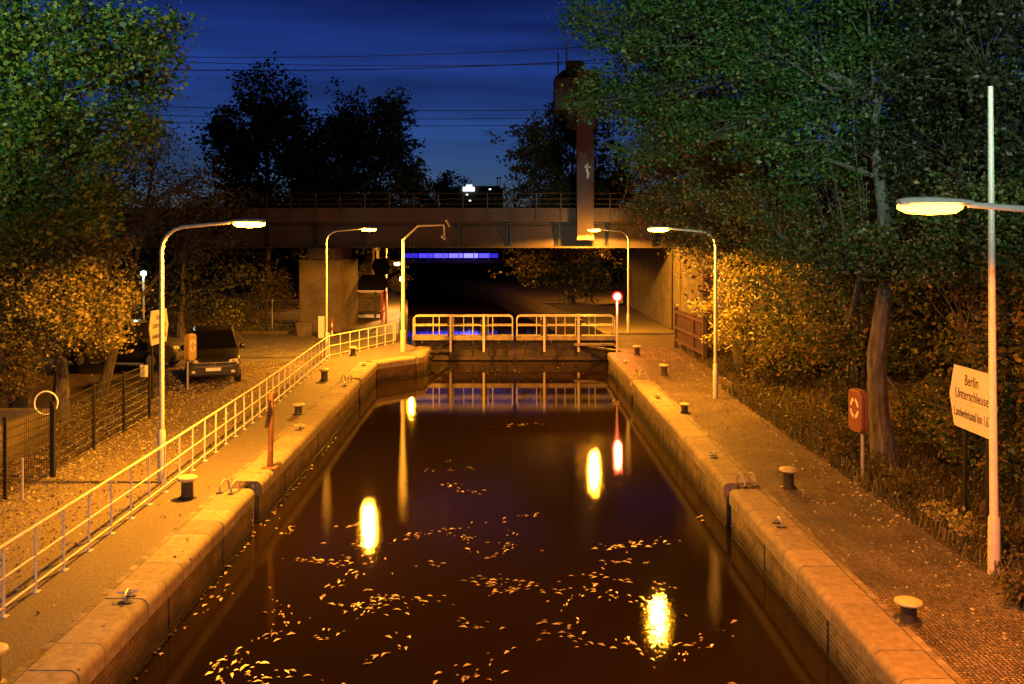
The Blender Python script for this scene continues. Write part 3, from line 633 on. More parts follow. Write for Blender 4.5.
def tree(name, label, base, lobes, leafm, n_leaf, size, trunk_r=.2, bark='bark', twigs=None, lean=None, cat='tree', group=None, twig_r=.33, hollow=.35, limb_r=.4, mids=None, crown_to=None):
    t = thing(name, label, cat, base, group); B = Vector(base)
    cen = sum((l[0] for l in lobes), Vector())/len(lobes); top = max(l[0].z + l[3]*.3 for l in lobes)
    b = MB()
    tp = [B - Vector((0, 0, .2))] + [Vector(p) for p in (mids or [])]
    last = tp[-1]; topc = Vector(crown_to) if crown_to else Vector((cen.x, cen.y, max(cen.z, last.z+.5)))
    for k in (.35, .7, 1.0): tp.append(last.lerp(topc, k) + Vector((random.uniform(-.12, .12), random.uniform(-.12, .12), 0))*trunk_r*3)
    n = len(tp); rr = [trunk_r*1.35] + [trunk_r*(1 - .72*i/(n-1)) for i in range(1, n)]
    b.tube(tp, rr, 9)
    vol = np.array([l[1]*l[2]*l[3] for l in lobes]); vol = vol**.75; vol /= vol.sum()
    C = []
    ntw = twigs or max(30, n_leaf//85)
    for l, w in zip(lobes, vol):
        c, rx, ryy, rz = l
        k = max(2, int(ntw*w)); pts = rng.normal(size=(k*2, 3)); pts /= np.linalg.norm(pts, axis=1)[:, None]
        rad = (hollow + (1-hollow)*rng.uniform(0, 1, k*2)**.6)
        # uneven outline
        a = np.sin(pts[:, 0]*5+c.x)*np.cos(pts[:, 1]*4+c.y) + np.sin(pts[:, 2]*6+c.z)
        rad *= (1 + .22*a) * rng.uniform(.8, 1.18, k*2)
        P = pts*rad[:, None]*np.array([rx, ryy, rz]) + np.array(c)
        P = P[P[:, 2] > .35][:k]
        P = P[~((P[:, 0] > 0) & (P[:, 0] < 9.0) & (P[:, 1] < 24) & (P[:, 2] < 4.4))]
        P = P[~((P[:, 0] > 0) & (P[:, 0] < 8.7) & (P[:, 1] < 54) & (P[:, 2] < 1.6))]
        if len(P) < 2: continue
        # limb from the trunk to the lobe, then boughs to twigs
        s = min(range(1, len(tp)), key=lambda i: (tp[i]-c).length + max(0, tp[i].z-c.z)*2); s0 = tp[s].lerp(tp[max(1, s-1)], random.random()*.9)
        mid = s0.lerp(c, .5) + Vector((random.uniform(-.2, .2), random.uniform(-.2, .2), .1*(c-s0).length)); lr = trunk_r*limb_r*random.uniform(.7, 1.1)
        b.tube([s0, mid, c], [lr, lr*.7, lr*.4], 6)
        for p in P[:min(len(P), 26)]:
            q_ = Vector(p); f0 = mid.lerp(c, random.random())
            m2 = f0.lerp(q_, .5) + Vector((random.uniform(-.15, .15),)*3)
            b.tube([f0, m2, q_], [lr*.32, lr*.2, .006], 4, cap=False)
        nl = int(n_leaf*w); idx = rng.integers(0, len(P), nl)
        C.append(P[idx] + rng.normal(size=(nl, 3))*twig_r*.8*np.array([1, 1, .62]))
    b.build('trunk', M[bark], t, smooth=True)
    C = np.concatenate(C); C = C[C[:, 2] > .05]; C = C[~((C[:, 0] > 0) & (C[:, 0] < 8.75) & (C[:, 1] < 24) & (C[:, 2] < 4.2))]; C = C[~((C[:, 0] > 0) & (C[:, 0] < 8.3) & (C[:, 1] < 54) & (C[:, 2] < 1.3))]
    quads_mesh('crown', C, size, M[leafm], t, flat=.3)
    return t
random.seed(7)
# left side
tree('leafy_tree', 'tall green and yellow leaved tree filling the upper left corner', (-15.2, 30, 0),
     [lobe(40, 40, 24, 75, 60), lobe(120, 40, 24.5, 55, 42), lobe(20, 130, 23.5, 60, 60), lobe(95, 130, 25, 60, 55), lobe(50, 205, 24, 70, 40), lobe(150, 75, 26, 32, 26), lobe(-40, 80, 24, 70, 90), lobe(60, -60, 25, 90, 50), lobe(-40, 200, 24, 60, 60)],
     'leaf_green', 44000, .15, trunk_r=.26, mids=[(-15.1, 30, 3.5), (-14.6, 29, 8)], crown_to=(-13.8, 27, 13), twig_r=.36)
tree('bare_tree', 'half bare tree with thin branches and sparse brown leaves above the parked car', (-13.6, 32, 0),
     [lobe(150, 140, 32, 40, 45), lobe(190, 190, 32, 48, 32), lobe(130, 215, 31, 55, 38), lobe(200, 240, 33, 45, 22), lobe(95, 190, 31, 40, 60)],
     'leaf_brown', 7500, .10, trunk_r=.16, twigs=420, twig_r=.35, limb_r=.55, bark='bark')
tree('golden_tree', 'low golden leaved tree leaning over the mesh fence', (-13.0, 28.0, 0),
     [lobe(70, 300, 26.5, 62, 42), lobe(20, 320, 27, 55, 45), lobe(96, 328, 26.5, 36, 30), lobe(40, 265, 27.5, 60, 40), lobe(100, 275, 27.5, 38, 36), lobe(-30, 300, 27, 50, 60)],
     'leaf_gold', 24000, .125, trunk_r=.22, twig_r=.3, mids=[(-12.95, 27.9, 1.6)])
for i, (x, y, lb, lobes, nl) in enumerate([
    (-21, 44, 'dark tree standing behind the golden tree at the left edge', [lobe(0, 230, 44, 130, 90), lobe(60, 140, 46, 110, 80), lobe(-20, 330, 42, 110, 60)], 12000),
    (-17, 50, 'dark leafy tree behind the half bare tree', [lobe(190, 230, 50, 60, 60), lobe(140, 290, 50, 70, 50), lobe(215, 290, 51, 60, 45)], 9000)]):
    tree('dark_tree', lb, (x, y, 0), lobes, 'leaf_dark', nl, .2, trunk_r=.25, bark='bark_dark', twig_r=.55, group='dark trees left of the yard')
# silhouettes beyond the bridge
tree('silhouette_tree', 'broad black tree silhouette against the sky, left beyond the bridge', (-18.5, 74, 0),
     [lobe(270, 115, 74, 45, 42), lobe(240, 160, 74, 40, 50), lobe(300, 160, 75, 40, 50), lobe(255, 215, 74, 60, 40), lobe(222, 130, 74, 15, 25), lobe(318, 200, 75, 40, 34)],
     'leaf_dark', 30000, .34, trunk_r=.45, twigs=1500, bark='bark_dark', twig_r=.45, hollow=.1, group='trees beyond the bridge')
tree('silhouette_tree', 'ragged black tree silhouette right of the broad one, beyond the bridge', (-10.8, 78, 0),
     [lobe(350, 135, 78, 34, 38), lobe(392, 118, 78, 24, 22), lobe(340, 180, 78, 45, 40), lobe(392, 150, 78, 26, 24), lobe(405, 178, 78, 25, 22), lobe(380, 215, 78, 40, 30)],
     'leaf_dark', 26000, .34, trunk_r=.4, twigs=1500, bark='bark_dark', twig_r=.42, hollow=.1, group='trees beyond the bridge')
tree('weeping_tree', 'dim leafy tree behind the slim tower, its branches hanging below the bridge', (5.2, 80, 0),
     [lobe(540, 150, 79, 38, 40), lobe(575, 120, 79, 38, 36), lobe(560, 190, 79, 55, 40), lobe(545, 262, 78, 40, 28), lobe(580, 275, 78, 36, 28), lobe(605, 200, 80, 50, 70)],
     'leaf_brown', 34000, .32, trunk_r=.4, twigs=1500, bark='bark_dark', twig_r=.4, hollow=.1, group='trees beyond the bridge', mids=[(5.2, 79.8, 3)])
tree('silhouette_tree', 'low far tree clump just above the bridge railing, right of the ragged tree', (-14, 150, 0),
     [lobe(412, 185, 150, 20, 14), lobe(445, 183, 150, 22, 12), lobe(430, 205, 150, 40, 18)], 'leaf_dark', 7000, .42, trunk_r=.4, bark='bark_dark', twig_r=.6, hollow=0, group='trees beyond the bridge')
tree('golden_bush', 'lamp lit yellow foliage over the far path under the bridge, left', (-13.5, 92, 0),
     [lobe(382, 262, 92, 18, 16), lobe(365, 270, 93, 16, 18), lobe(400, 282, 95, 10, 20)], 'leaf_gold', 5000, .24, trunk_r=.12, cat='bush', twig_r=.4)
# far wooded bank seen under the bridge
C = []
for k in range(110):
    x = rng.uniform(-75, 30); y = rng.uniform(155, 190) + max(0, -x)*.6; r = rng.uniform(4.5, 7.0); n = 700
    p = rng.normal(size=(n, 3)); p /= np.linalg.norm(p, axis=1)[:, None]; C.append(p*r*rng.uniform(.5, 1, (n, 1))*np.array([1, 1, .95]) + np.array([x, y, r*.85]))
C = np.concatenate(C); C = C[C[:, 2] > 0]
tag(quads_mesh('distant_woods', C, .8, M['leaf_dark'], None), 'dark wooded bank in the distance under the bridge', 'woods', kind='stuff')

# right side
tree('leafy_tree', 'great deep green tree with pale grey trunk overhanging the right quay', (8.95, 22.6, 0),
     [lobe(700, 40, 27, 85, 42), lobe(620, 35, 29, 45, 30), lobe(640, 95, 30, 60, 30), lobe(790, 50, 26, 80, 60), lobe(720, 120, 28, 70, 40), lobe(820, 140, 25, 75, 55), lobe(900, 60, 25, 75, 60), lobe(850, -40, 26, 130, 50), lobe(700, -30, 28, 110, 40), lobe(590, 12, 30, 26, 18), lobe(608, 92, 31, 26, 36), lobe(660, 150, 31, 50, 26)],
     'leaf_deep', 62000, .13, trunk_r=.27, mids=[(8.75, 22.6, 1.2), (8.72, 22.7, 2.6), (9.0, 22.7, 4.4)], crown_to=(9.3, 24.2, 9.0), twig_r=.36, limb_r=.22)
tree('leafy_tree', 'green tree with drooping lower boughs behind the orange lifebuoy box', (9.9, 27.5, 0),
     [lobe(830, 250, 26, 80, 55), lobe(800, 330, 27, 55, 45), lobe(860, 340, 25, 60, 45), lobe(760, 210, 29, 60, 45), lobe(880, 200, 26, 60, 60), lobe(870, 270, 21.8, 42, 48), lobe(900, 350, 21.6, 34, 22), lobe(820, 400, 25, 50, 22), lobe(925, 425, 24.5, 42, 40), lobe(885, 445, 26.5, 60, 26)],
     'leaf_mixed', 30000, .115, trunk_r=.2, mids=[(9.9, 27.5, 2)], twig_r=.32)
tree('leafy_tree', 'brown green tree above the golden bush, right of the bridge lamps', (9.4, 38, 0),
     [lobe(700, 215, 37, 48, 45), lobe(740, 170, 38, 60, 45), lobe(665, 180, 39, 38, 35), lobe(780, 250, 37, 50, 50), lobe(640, 215, 40, 22, 22), lobe(690, 140, 40, 60, 40)],
     'leaf_mixed', 30000, .13, trunk_r=.22, bark='bark_dark', twig_r=.36)
tree('golden_bush', 'golden leaved bush glowing behind the right quay lamp post', (8.9, 34.5, 0),
     [lobe(745, 300, 34.5, 42, 38), lobe(742, 345, 34, 34, 34), lobe(775, 335, 34, 38, 36), lobe(732, 280, 35.5, 22, 24), lobe(795, 300, 35, 36, 34), lobe(700, 268, 37, 16, 10)],
     'leaf_gold', 20000, .115, trunk_r=.08, cat='bush', twig_r=.28, mids=[(8.9, 34.5, .8)])
tree('leafy_tree', 'dark leafy tree behind the white hexagonal sign and the tall pole', (10.6, 19.0, 0),
     [lobe(960, 330, 18.5, 70, 70), lobe(1010, 420, 17.5, 60, 60), lobe(920, 400, 20, 45, 40), lobe(990, 230, 19, 80, 70), lobe(1060, 320, 17, 80, 120), lobe(940, 430, 19.5, 40, 30)],
     'leaf_mixed', 34000, .10, trunk_r=.14, bark='bark_dark', twig_r=.27)
tree('leafy_tree', 'dim tree filling the top right corner above the glaring lamp', (12.5, 22.0, 0),
     [lobe(980, 60, 21, 90, 80), lobe(1050, 160, 20, 80, 90), lobe(940, 150, 23, 70, 60), lobe(1000, -40, 22, 100, 60)],
     'leaf_dark', 26000, .12, trunk_r=.2, bark='bark_dark', twig_r=.36)
for i, (x, y, lb, lobes) in enumerate([
    (13, 46, 'dark background tree right above the concrete abutment', [lobe(700, 100, 50, 90, 90), lobe(760, 220, 46, 80, 80), lobe(690, 10, 50, 80, 60)]),
    (19, 42, 'dark background tree deep in the grove on the right', [lobe(850, 80, 42, 120, 120), lobe(880, 260, 40, 110, 110), lobe(800, 380, 40, 100, 40)]),
    (22, 34, 'dark background tree at the right edge of the grove', [lobe(1000, 120, 34, 120, 140), lobe(980, 330, 32, 110, 110), lobe(900, 450, 32, 80, 20)])]):
    tree('dark_tree', lb, (x, y, 0), lobes, 'leaf_dark', 26000, .26, trunk_r=.3, bark='bark_dark', twig_r=.6, twigs=900, group='dark trees in the right grove')
# thin bare saplings
def sapling(x, y, h, label, n=22, spread=.35, bend=(0, 0)):
    t = thing('bare_shrub', label, 'shrub', (x, y, 0), 'bare branched shrubs in the right grove'); b = MB(); B = Vector((x, y, 0))
    for k in range(n):
        a = random.uniform(0, 6.28); s = random.uniform(.2, 1)*spread; hh = h*random.uniform(.6, 1)
        pts = [B + Vector((math.cos(a)*.05, math.sin(a)*.05, 0))]
        for j in range(1, 6):
            f = j/5; pts.append(B + Vector((bend[0]*f*f + math.cos(a)*s*f**1.3*hh + random.uniform(-.05, .05), bend[1]*f + math.sin(a)*s*f**1.3*hh + random.uniform(-.05, .05), hh*f)))
        b.tube(pts, [.022, .018, .014, .011, .008, .004], 5, cap=False)
        for _ in range(3):
            j = random.randint(2, 4); e = pts[j] + Vector((random.uniform(-.5, .5), random.uniform(-.5, .5), random.uniform(.1, .7))); b.tube([pts[j], e], [.008, .003], 4, cap=False)
    b.build('branches', M['bark'], t); return t
sapling(9.4, 25.5, 10.5, 'tall fan of bare thin branches left of the grey trunk', 14, .30, (-.6, 0))
sapling(10.2, 21, 8.0, 'bare thin stems above the glaring lamp', 6, .12)
for i in range(5): random.random()
random.seed(21)
# undergrowth: grasses, weeds and low leaf plants
def blades(name, n, fn, h, m, label, cat):
    P = np.array([fn() for _ in range(n)]); P = P[[p[2] >= 0 for p in P]]; n = len(P)
    a = rng.uniform(0, 6.28, n); hh = h*rng.uniform(.4, 1.2, n); w = .012 + .010*rng.random(n)
    d = np.stack([np.cos(a), np.sin(a), np.zeros(n)], 1); s = np.stack([-np.sin(a), np.cos(a), np.zeros(n)], 1)
    V = np.empty((n, 4, 3)); z = np.array([0, 0, 1.0])
    V[:, 0] = P - s*w[:, None]; V[:, 1] = P + s*w[:, None]; V[:, 2] = P + s*w[:, None]*.5 + d*(hh*.35)[:, None] + z*(hh)[:, None]; V[:, 3] = P - s*w[:, None]*.5 + d*(hh*.35)[:, None] + z*(hh)[:, None]
    me = bpy.data.meshes.new(name); me.vertices.add(4*n); me.vertices.foreach_set('co', V.reshape(-1)); me.loops.add(4*n); me.loops.foreach_set('vertex_index', np.arange(4*n, dtype=np.int32))
    me.polygons.add(n); me.polygons.foreach_set('loop_start', np.arange(0, 4*n, 4, dtype=np.int32)); me.materials.append(m); me.update(calc_edges=True)
    o = bpy.data.objects.new(name, me); col.objects.link(o); return tag(o, label, cat, kind='stuff')
def right_verge():
    y = random.uniform(9, 47); x0 = 7.6 if y < 34 else 8.4
    return (x0 + abs(random.gauss(0, 1.3)) - .05, y, 0)
blades('tall_grass', 12000, right_verge, .24, M['grass'], 'dry tall grass along the edge of the right quay', 'grass')
C = np.array([right_verge() for _ in range(30000)]); C[:, 2] = np.abs(rng.normal(size=len(C)))*.16*(1+.9*np.sin(C[:, 0]*3.1)*np.sin(C[:, 1]*2.3)); C[:, 0] += .15
tag(quads_mesh('undergrowth', C, .085, M['leaf_brown'], None, flat=.4), 'low leafy weeds at the foot of the trees on the right', 'undergrowth', kind='stuff')
def left_verge(): return (random.uniform(-30, -11.6), random.uniform(24, 60), 0)
def yard_grass(): return (random.uniform(-28, -12), random.uniform(54.4, 60), 0)
blades('yard_grass', 9000, yard_grass, .3, M['grass'], 'strip of grass behind the road kerb under the left trees', 'grass')
# little leafy plants at the right
def plant(px, py, label, r=.32, h=.42, n=260, m='leaf_gold', size=.11):
    c = G(px, py); t = thing('weed_plant', label, 'plant', c, 'leafy plants along the right verge'); b = MB(); P = []
    for k in range(12):
        a = random.uniform(0, 6.28); e = c + Vector((math.cos(a)*r*random.random(), math.sin(a)*r*random.random(), h*random.uniform(.5, 1.1))); b.tube([c, c.lerp(e, .5)+Vector((0, 0, .05)), e], [.008, .006, .003], 4, cap=False); P.append(tuple(e)); P.append(tuple(c.lerp(e, .6)))
    b.build('stem', M['bark_dark'], t); P = np.array(P); idx = rng.integers(0, len(P), n); quads_mesh('foliage', P[idx] + rng.normal(size=(n, 3))*.07, size, M[m], t, flat=.4)
plant(938, 527, 'low pale leafed plant by the foot of the black sign post')
plant(970, 545, 'wider pale leafed plant between sign post and tall pole', .42, .45, 380)
plant(1010, 560, 'leafy plant right of the foot of the tall pole', .4, .5, 320, 'leaf_brown')
plant(905, 505, 'leafy plant half way between lifebuoy box and sign post', .35, .4, 260, 'leaf_brown')
plant(845, 462, 'leafy plant left of the lifebuoy box post', .4, .45, 300, 'leaf_brown')
plant(1022, 610, 'leafy plant cut off by the right edge of the photo', .45, .5, 320, 'leaf_brown')
tree('shrub', 'small yellow leafed shrub behind the black parked car', (-16.0, 52.5, 0), [lobe(205, 318, 52.5, 26, 16), lobe(230, 322, 53, 16, 12)], 'leaf_gold', 1800, .13, trunk_r=.05, cat='shrub', twig_r=.3)
tree('shrub', 'dark shrub between the bridge pier and the kerb', (-13.9, 56.0, 0), [lobe(268, 300, 56, 26, 26), lobe(285, 285, 57, 20, 22), lobe(240, 310, 56, 20, 18)], 'leaf_brown', 5000, .15, trunk_r=.06, cat='shrub', twig_r=.35)
tree('shrub', 'dark hedge like shrub under the golden tree, behind the low wall', (-14.2, 25.6, 0), [lobe(5, 380, 25.5, 45, 20), lobe(-20, 350, 26, 40, 30)], 'leaf_brown', 5000, .10, trunk_r=.05, cat='shrub', twig_r=.25)

# ------------------------------------------------------------------ fallen leaves
C = []
while len(C) < 24000:
    x = random.uniform(-14, -7.3); y = random.uniform(12, 41)
    p = .25 + .75*min(1, max(0, (-8.0-x)/2.2));  p *= 1 if random.random() < .5+.5*math.sin(x*2.1+y*.9)*math.sin(y*1.7) or random.random() < .5 else .3
    if random.random() < p: C.append((x, y, .02+random.random()*.02))
for _ in range(900): C.append((random.uniform(-26, -8), random.uniform(37, 54), .025))
for _ in range(160): C.append((random.uniform(-7.2, -5.2), random.uniform(9, 49), .03))
tag(quads_mesh('fallen_leaves', np.array(C), .062, M['leaf_litter'], None, flat=.85), 'carpet of fallen autumn leaves on the yard left of the railing', 'fallen leaves', kind='stuff')
C = []
while len(C) < 2600:
    x = random.uniform(5.3, 7.8); y = random.uniform(9, 47)
    if random.random() < .12 + .88*((x-5.3)/2.5)**2: C.append((x, y, .025))
for _ in range(2500): C.append((7.6+abs(random.gauss(0, 1.6)), random.uniform(10, 44), .04+random.random()*.05))
tag(quads_mesh('fallen_leaves', np.array(C), .06, M['leaf_litter'], None, flat=.85), 'scattered fallen leaves on the setts of the right quay', 'fallen leaves', kind='stuff')
# leaves adrift in loose clusters
C = []
clusters = [(370, 590, 30, 90), (480, 540, 45, 60), (335, 540, 40, 25), (560, 595, 45, 80), (550, 640, 50, 40), (410, 620, 70, 60), (315, 650, 50, 45), (240, 670, 30, 30), (590, 560, 40, 20), (490, 500, 60, 22), (540, 530, 40, 30), (620, 650, 60, 35), (480, 660, 40, 30), (300, 590, 60, 28), (450, 480, 90, 14), (650, 560, 60, 14), (700, 650, 50, 14), (540, 430, 70, 14), (500, 400, 80, 12), (660, 610, 40, 18), (530, 575, 30, 40)]
A = []
for cx_, cy_, sd, n in clusters:
    k = 0
    while k < n*.8:
        px, py = random.gauss(cx_, sd*.95), random.gauss(cy_, sd*.5); m = random.choice((1, 1, 2, 4, 7, 12, 18)); k += m
        p = G(px, max(py, 388), WZ); ang = random.gauss(.45, .7); dv = Vector((math.cos(ang), math.sin(ang), 0)); nv = Vector((-dv.y, dv.x, 0)); ln = .045*m**.8
        for _ in range(m):
            q_ = p + dv*random.gauss(0, ln) + nv*random.gauss(0, .03+ln*.22)
            if XL(q_.y)+.15 < q_.x < XR-.15: C.append((q_.x, q_.y, WZ+.012)); A.append(ang + random.gauss(0, .35))
for _ in range(90):
    y = random.uniform(11.5, 30); C.append((XL(y)+random.uniform(.02, .18), y, WZ+.012))
for _ in range(60):
    C.append((random.uniform(-3, 4.5), random.uniform(44, 48.5), WZ+.012))
tag(quads_mesh('floating_leaves', np.array(C), .125, M['leaf_float'], None, aspect=.36, ang=np.array(A + [random.uniform(0, 6.28) for _ in range(len(C)-len(A))])), 'drifting autumn leaves floating in loose clusters on the dark lock water', 'floating leaves', kind='stuff')

# ------------------------------------------------------------------ fences and yard things
fn = thing('mesh_fence', 'dark wire mesh panel fence with square posts at the left yard edge', 'fence', (-10.3, 22, 0))
fp = [(-10.05, 15.5), (-10.12, 17.8), G(5, 500).xy, (-10.15, 21.4), (-10.38, 24.1), (-10.5, 26.3), (-10.62, 28.5)]
fp = [tuple(p) for p in fp]
for i, (x, y) in enumerate(fp):
    MB().box(x-.035, y-.03, 0, x+.035, y+.03, 1.68).build('post', M['black'], fn)
for (x0, y0), (x1, y1) in zip(fp[:-1], fp[1:]):
    b = MB(); a = Vector((x0, y0, 0)); c = Vector((x1, y1, 0)); d = c-a; n = int(d.length/.075)
    for k in range(1, n): p = a + d*(k/n); b.tube([p+Vector((.0, 0, .06)), p+Vector((0, 0, 1.6))], .0055, 4, cap=False)
    for k in range(9): z = .08 + k*.19; b.tube([a+Vector((0, 0, z)), c+Vector((0, 0, z))], .011, 4, cap=False)
    b.build('mesh_panel', M['black'], fn)
t = thing('notice_sign', 'small pale rectangular notice fixed on the far end of the mesh fence', 'sign', (-10.58, 28.2, 1.3))
p = at(144, 371, 28.1); MB().box(p.x-.11, p.y, p.z-.17, p.x+.11, p.y+.015, p.z+.17).build('panel', M['sign_white'], t)
t = thing('low_wall', 'low pale rendered wall behind the mesh fence at the left edge', 'wall', (-12, 22, 0))
MB().box(-16, 24.5, 0, -11.75, 24.75, .95).build('wall_block', M['concrete'], t, bevel=.02)
MB().box(-11.98, 20, 0, -11.75, 24.48, .95).build('side_wall', M['concrete'], t, bevel=.02)
for (px, py, zt, lb) in ((22, 500, .85, 'thin stake behind the mesh fence, nearest'), (65, 402, 1.4, 'thin grey stake under the golden tree')):
    p = G(px, py); MB_ = MB().tube([p, p+Vector((0, 0, zt))], .03, 6).build('stake', M['galv']); tag(MB_, lb, 'stake')
# round mirror like sign on a black post
t = thing('round_hoop', 'thin glinting round hoop on a black post by the mesh fence', 'hoop', (-10.1, 21.4, 0))
p = at(53, 404, 21.35); MB().box(p.x-.045, 21.3, 0, p.x+.045, 21.4, p.z).build('post', M['black'], t)
cc = at(46, 403, 21.6); pts = [cc + Vector((.24*math.cos(a), .05*math.cos(a), .26*math.sin(a))) for a in [2*math.pi*i/28 for i in range(29)]]
MB().tube(pts, .018, 6).build('rim', M['sign_white'], t, smooth=True)
# tall thin fence beyond the road
t = thing('wire_fence', 'thin wire fence on posts behind the parked car', 'fence', (-18, 55.2, 0)); k = -28
while k < -11.9: MB().tube([(k, 55.2, 0), (k, 55.2, 1.85)], .03, 6).build('post', M['galv'], t); k += 2.9
for z in (1.8, 1.1, .4): MB().tube([(-28, 55.2, z), (-12, 55.2, z)], .008, 4).build('wire', M['galv'], t)
# dark timber fence on the right
t = thing('timber_fence', 'dark timber board fence at the edge of the far right quay', 'fence', (8.4, 44, 0))
ff = [(8.45, 41.0), (8.40, 43.0), (8.28, 47.0)]
for x, y in ff: MB().box(x-.09, y-.09, 0, x+.09, y+.09, 2.0).build('post', M['wood_dark'], t, bevel=.01)
for (a, b_) in zip(ff[:-1], ff[1:]):
    a = Vector((*a, 0)); b_ = Vector((*b_, 0)); d = (b_-a).normalized(); Lf = (b_-a).length; nn = Vector((d.y, -d.x, 0))
    for z in (.35, .95, 1.7): MB().prism([(0, z), (0, z+.14), (.06, z+.14), (.06, z)], a + d*.1 - nn*.08, nn, (0, 0, 1), d*(Lf-.2)).build('rail', M['wood_dark'], t)
    m = MB(); k = .14
    while k < Lf-.3: m.prism([(0, .45), (0, 1.9), (.03, 1.9), (.03, .45)], a + d*k, nn, (0, 0, 1), d*.17); k += .26
    m.build('boards', M['wood_dark'], t)
# leaning marker post on the left wall
t = thing('marker_post', 'weathered leaning wooden post with a tilted slat at the left coping edge', 'post', (-5.5, 22.2, 0))
MB().tube([G(270, 468), at(271, 430, 22.2), at(271.5, 393, 22.25)], [.07, .06, .055], 10).build('post', M['rust'], t, smooth=True)
a, c = at(266, 428, 22.1), at(270, 400, 22.1); MB().tube([a, c], .035, 4).build('slat', M['wood_dark'], t)
MB().box(-5.66, 22.05, 0, -5.32, 22.35, .03).build('foot_plate', M['rust'], t)

# tall white pole at right
p = G(994, 575); t = thing('tall_pole', 'very tall white pole standing at the right verge in front of the lamp arm', 'pole', p)
MB().tube([p, p+Vector((0, 0, .9)), p+Vector((0, 0, .93))], [.095, .09, .07], 14).build('base_sleeve', M['pole_paint'], t, smooth=True)
MB().tube([p+Vector((0, 0, .9)), p+Vector((-.03, 0, 4)), p+Vector((-.055, 0, 7.7))], [.066, .056, .04], 14).build('shaft', M['white_paint'], t, smooth=True)
MB().box(p.x-.22, p.y-.2, -.01, p.x+.22, p.y+.2, .02).build('foot_slab', M['concrete'], t)
t.rotation_euler = (0, 0, 0)

# ------------------------------------------------------------------ signs and lifebuoy boxes
def text(s, size, O, X, Yv, parent, m, name='lettering', align='CENTER', sx=1):
    c = bpy.data.curves.new(name, 'FONT'); c.body = s; c.size = size; c.align_x = align; c.align_y = 'CENTER'; c.extrude = .001; c.materials.append(m)
    o = bpy.data.objects.new(name, c); col.objects.link(o); X = Vector(X); Yv = Vector(Yv); Z = X.cross(Yv)
    O = Vector(O) - woff(parent)
    bpy.context.view_layer.update(); me = bpy.data.meshes.new_from_object(o.evaluated_get(bpy.context.evaluated_depsgraph_get()))
    bpy.data.objects.remove(o); me.name = name; o = bpy.data.objects.new(name, me); col.objects.link(o)
    o.parent = parent; o.matrix_local = Matrix(((X.x*sx, Yv.x, Z.x, O.x), (X.y*sx, Yv.y, Z.y, O.y), (X.z*sx, Yv.z, Z.z, O.z), (0, 0, 0, 1))); return o
def hex_sign(X, Yc, side, label, zc=2.37, hl=.87, hh=.57):
    """a board lying in the plane x = X, face to the canal (side -1 faces -x)"""
    t = thing('lock_name_sign', label, 'sign', (X, Yc, 0), 'hexagonal lock name signs'); U = Vector((0, side, 0))
    poly = [(-hl, 0), (-hl*.78, hh), (hl*.78, hh), (hl, 0), (hl*.78, -hh), (-hl*.78, -hh)]
    MB().prism(poly, (X, Yc, zc), U, (0, 0, 1), (-side*.03, 0, 0)).build('board', M['sign_white'], t)
    O = Vector((X + side*.004, Yc, zc))
    for s, sz, dz in (('Berlin', .28, .33), ('Unterschleuse', .27, .06), ('Landwehrkanal km 1,67', .25, -.29)):
        o = text(s, sz, O + Vector((0, 0, dz)), U, (0, 0, 1), t, M['black'], sx=.565 if 'km' in s else .80)
    MB().box(X+side*.001, Yc-hl*.8, zc-.105, X+side*.003, Yc+hl*.8, zc-.100).build('board_seam', M['galv'], t)
    for dy in (-.42, .42): MB().tube([(X-side*.08, Yc+dy, 0), (X-side*.08, Yc+dy, zc+.5)], .04, 8).build('post', M['black'], t)
hex_sign(8.42, 17.4, -1, 'white hexagonal sign reading Berlin Unterschleuse beside the tall pole on the right')
hex_sign(-11.7, 32.3, 1, 'white hexagonal sign half hidden behind the near left lamp post')
def buoy_box(x, y, side, m, label, zc=1.53, ph=2.0, w=.31, h=.46, yaw=0):
    t = thing('lifebuoy_box', label, 'lifebuoy box', (x, y, 0), 'lifebuoy boxes on posts')
    r = .15; pl = []
    for cx_, cz_, a0 in ((w-r, h-r, 0), (-w+r, h-r, 90), (-w+r, -h+r, 180), (w-r, -h+r, 270)):
        for k in range(5): a = math.radians(a0+k*22.5); pl.append((cx_+r*math.cos(a), cz_+r*math.sin(a)))
    MB().prism(pl, (0+x, y, zc), (0, 1, 0), (0, 0, 1), (side*.09, 0, 0)).build('cover', M[m], t, bevel=.02)
    MB().prism([(u*1.04, v*1.03) for u, v in pl], (x-side*.002, y, zc), (0, 1, 0), (0, 0, 1), (-side*.07, 0, 0)).build('back_shell', M[m], t, bevel=.01)
    # white ring emblem broken by four bands and a small caption
    X_ = x+side*.093
    for q_ in range(4):
        e = MB()
        for k in range(5):
            a, b_ = math.radians(q_*90+12+k*13.2), math.radians(q_*90+12+(k+1)*13.2)
            e.add([(X_, y+math.cos(a)*.13, zc+.06+math.sin(a)*.15), (X_, y+math.cos(b_)*.13, zc+.06+math.sin(b_)*.15), (X_, y+math.cos(b_)*.21, zc+.06+math.sin(b_)*.23), (X_, y+math.cos(a)*.21, zc+.06+math.sin(a)*.23)], [(0, 1, 2, 3)])
        e.build('emblem_band', M['sign_white'], t)
    MB().tube([(x-side*.10, y, 0), (x-side*.10, y, zc+.2)], .04, 8).build('post', M['galv'], t)
    t.rotation_euler.z = yaw
buoy_box(7.72, 21.1, -1, 'orange_box', 'orange lifebuoy box with white ring emblem in front of the grey tree trunk', yaw=math.radians(6))
buoy_box(-11.15, 33.8, 1, 'yellow_box', 'orange yellow lifebuoy box on a post in front of the black car', zc=1.5, yaw=math.radians(-8))

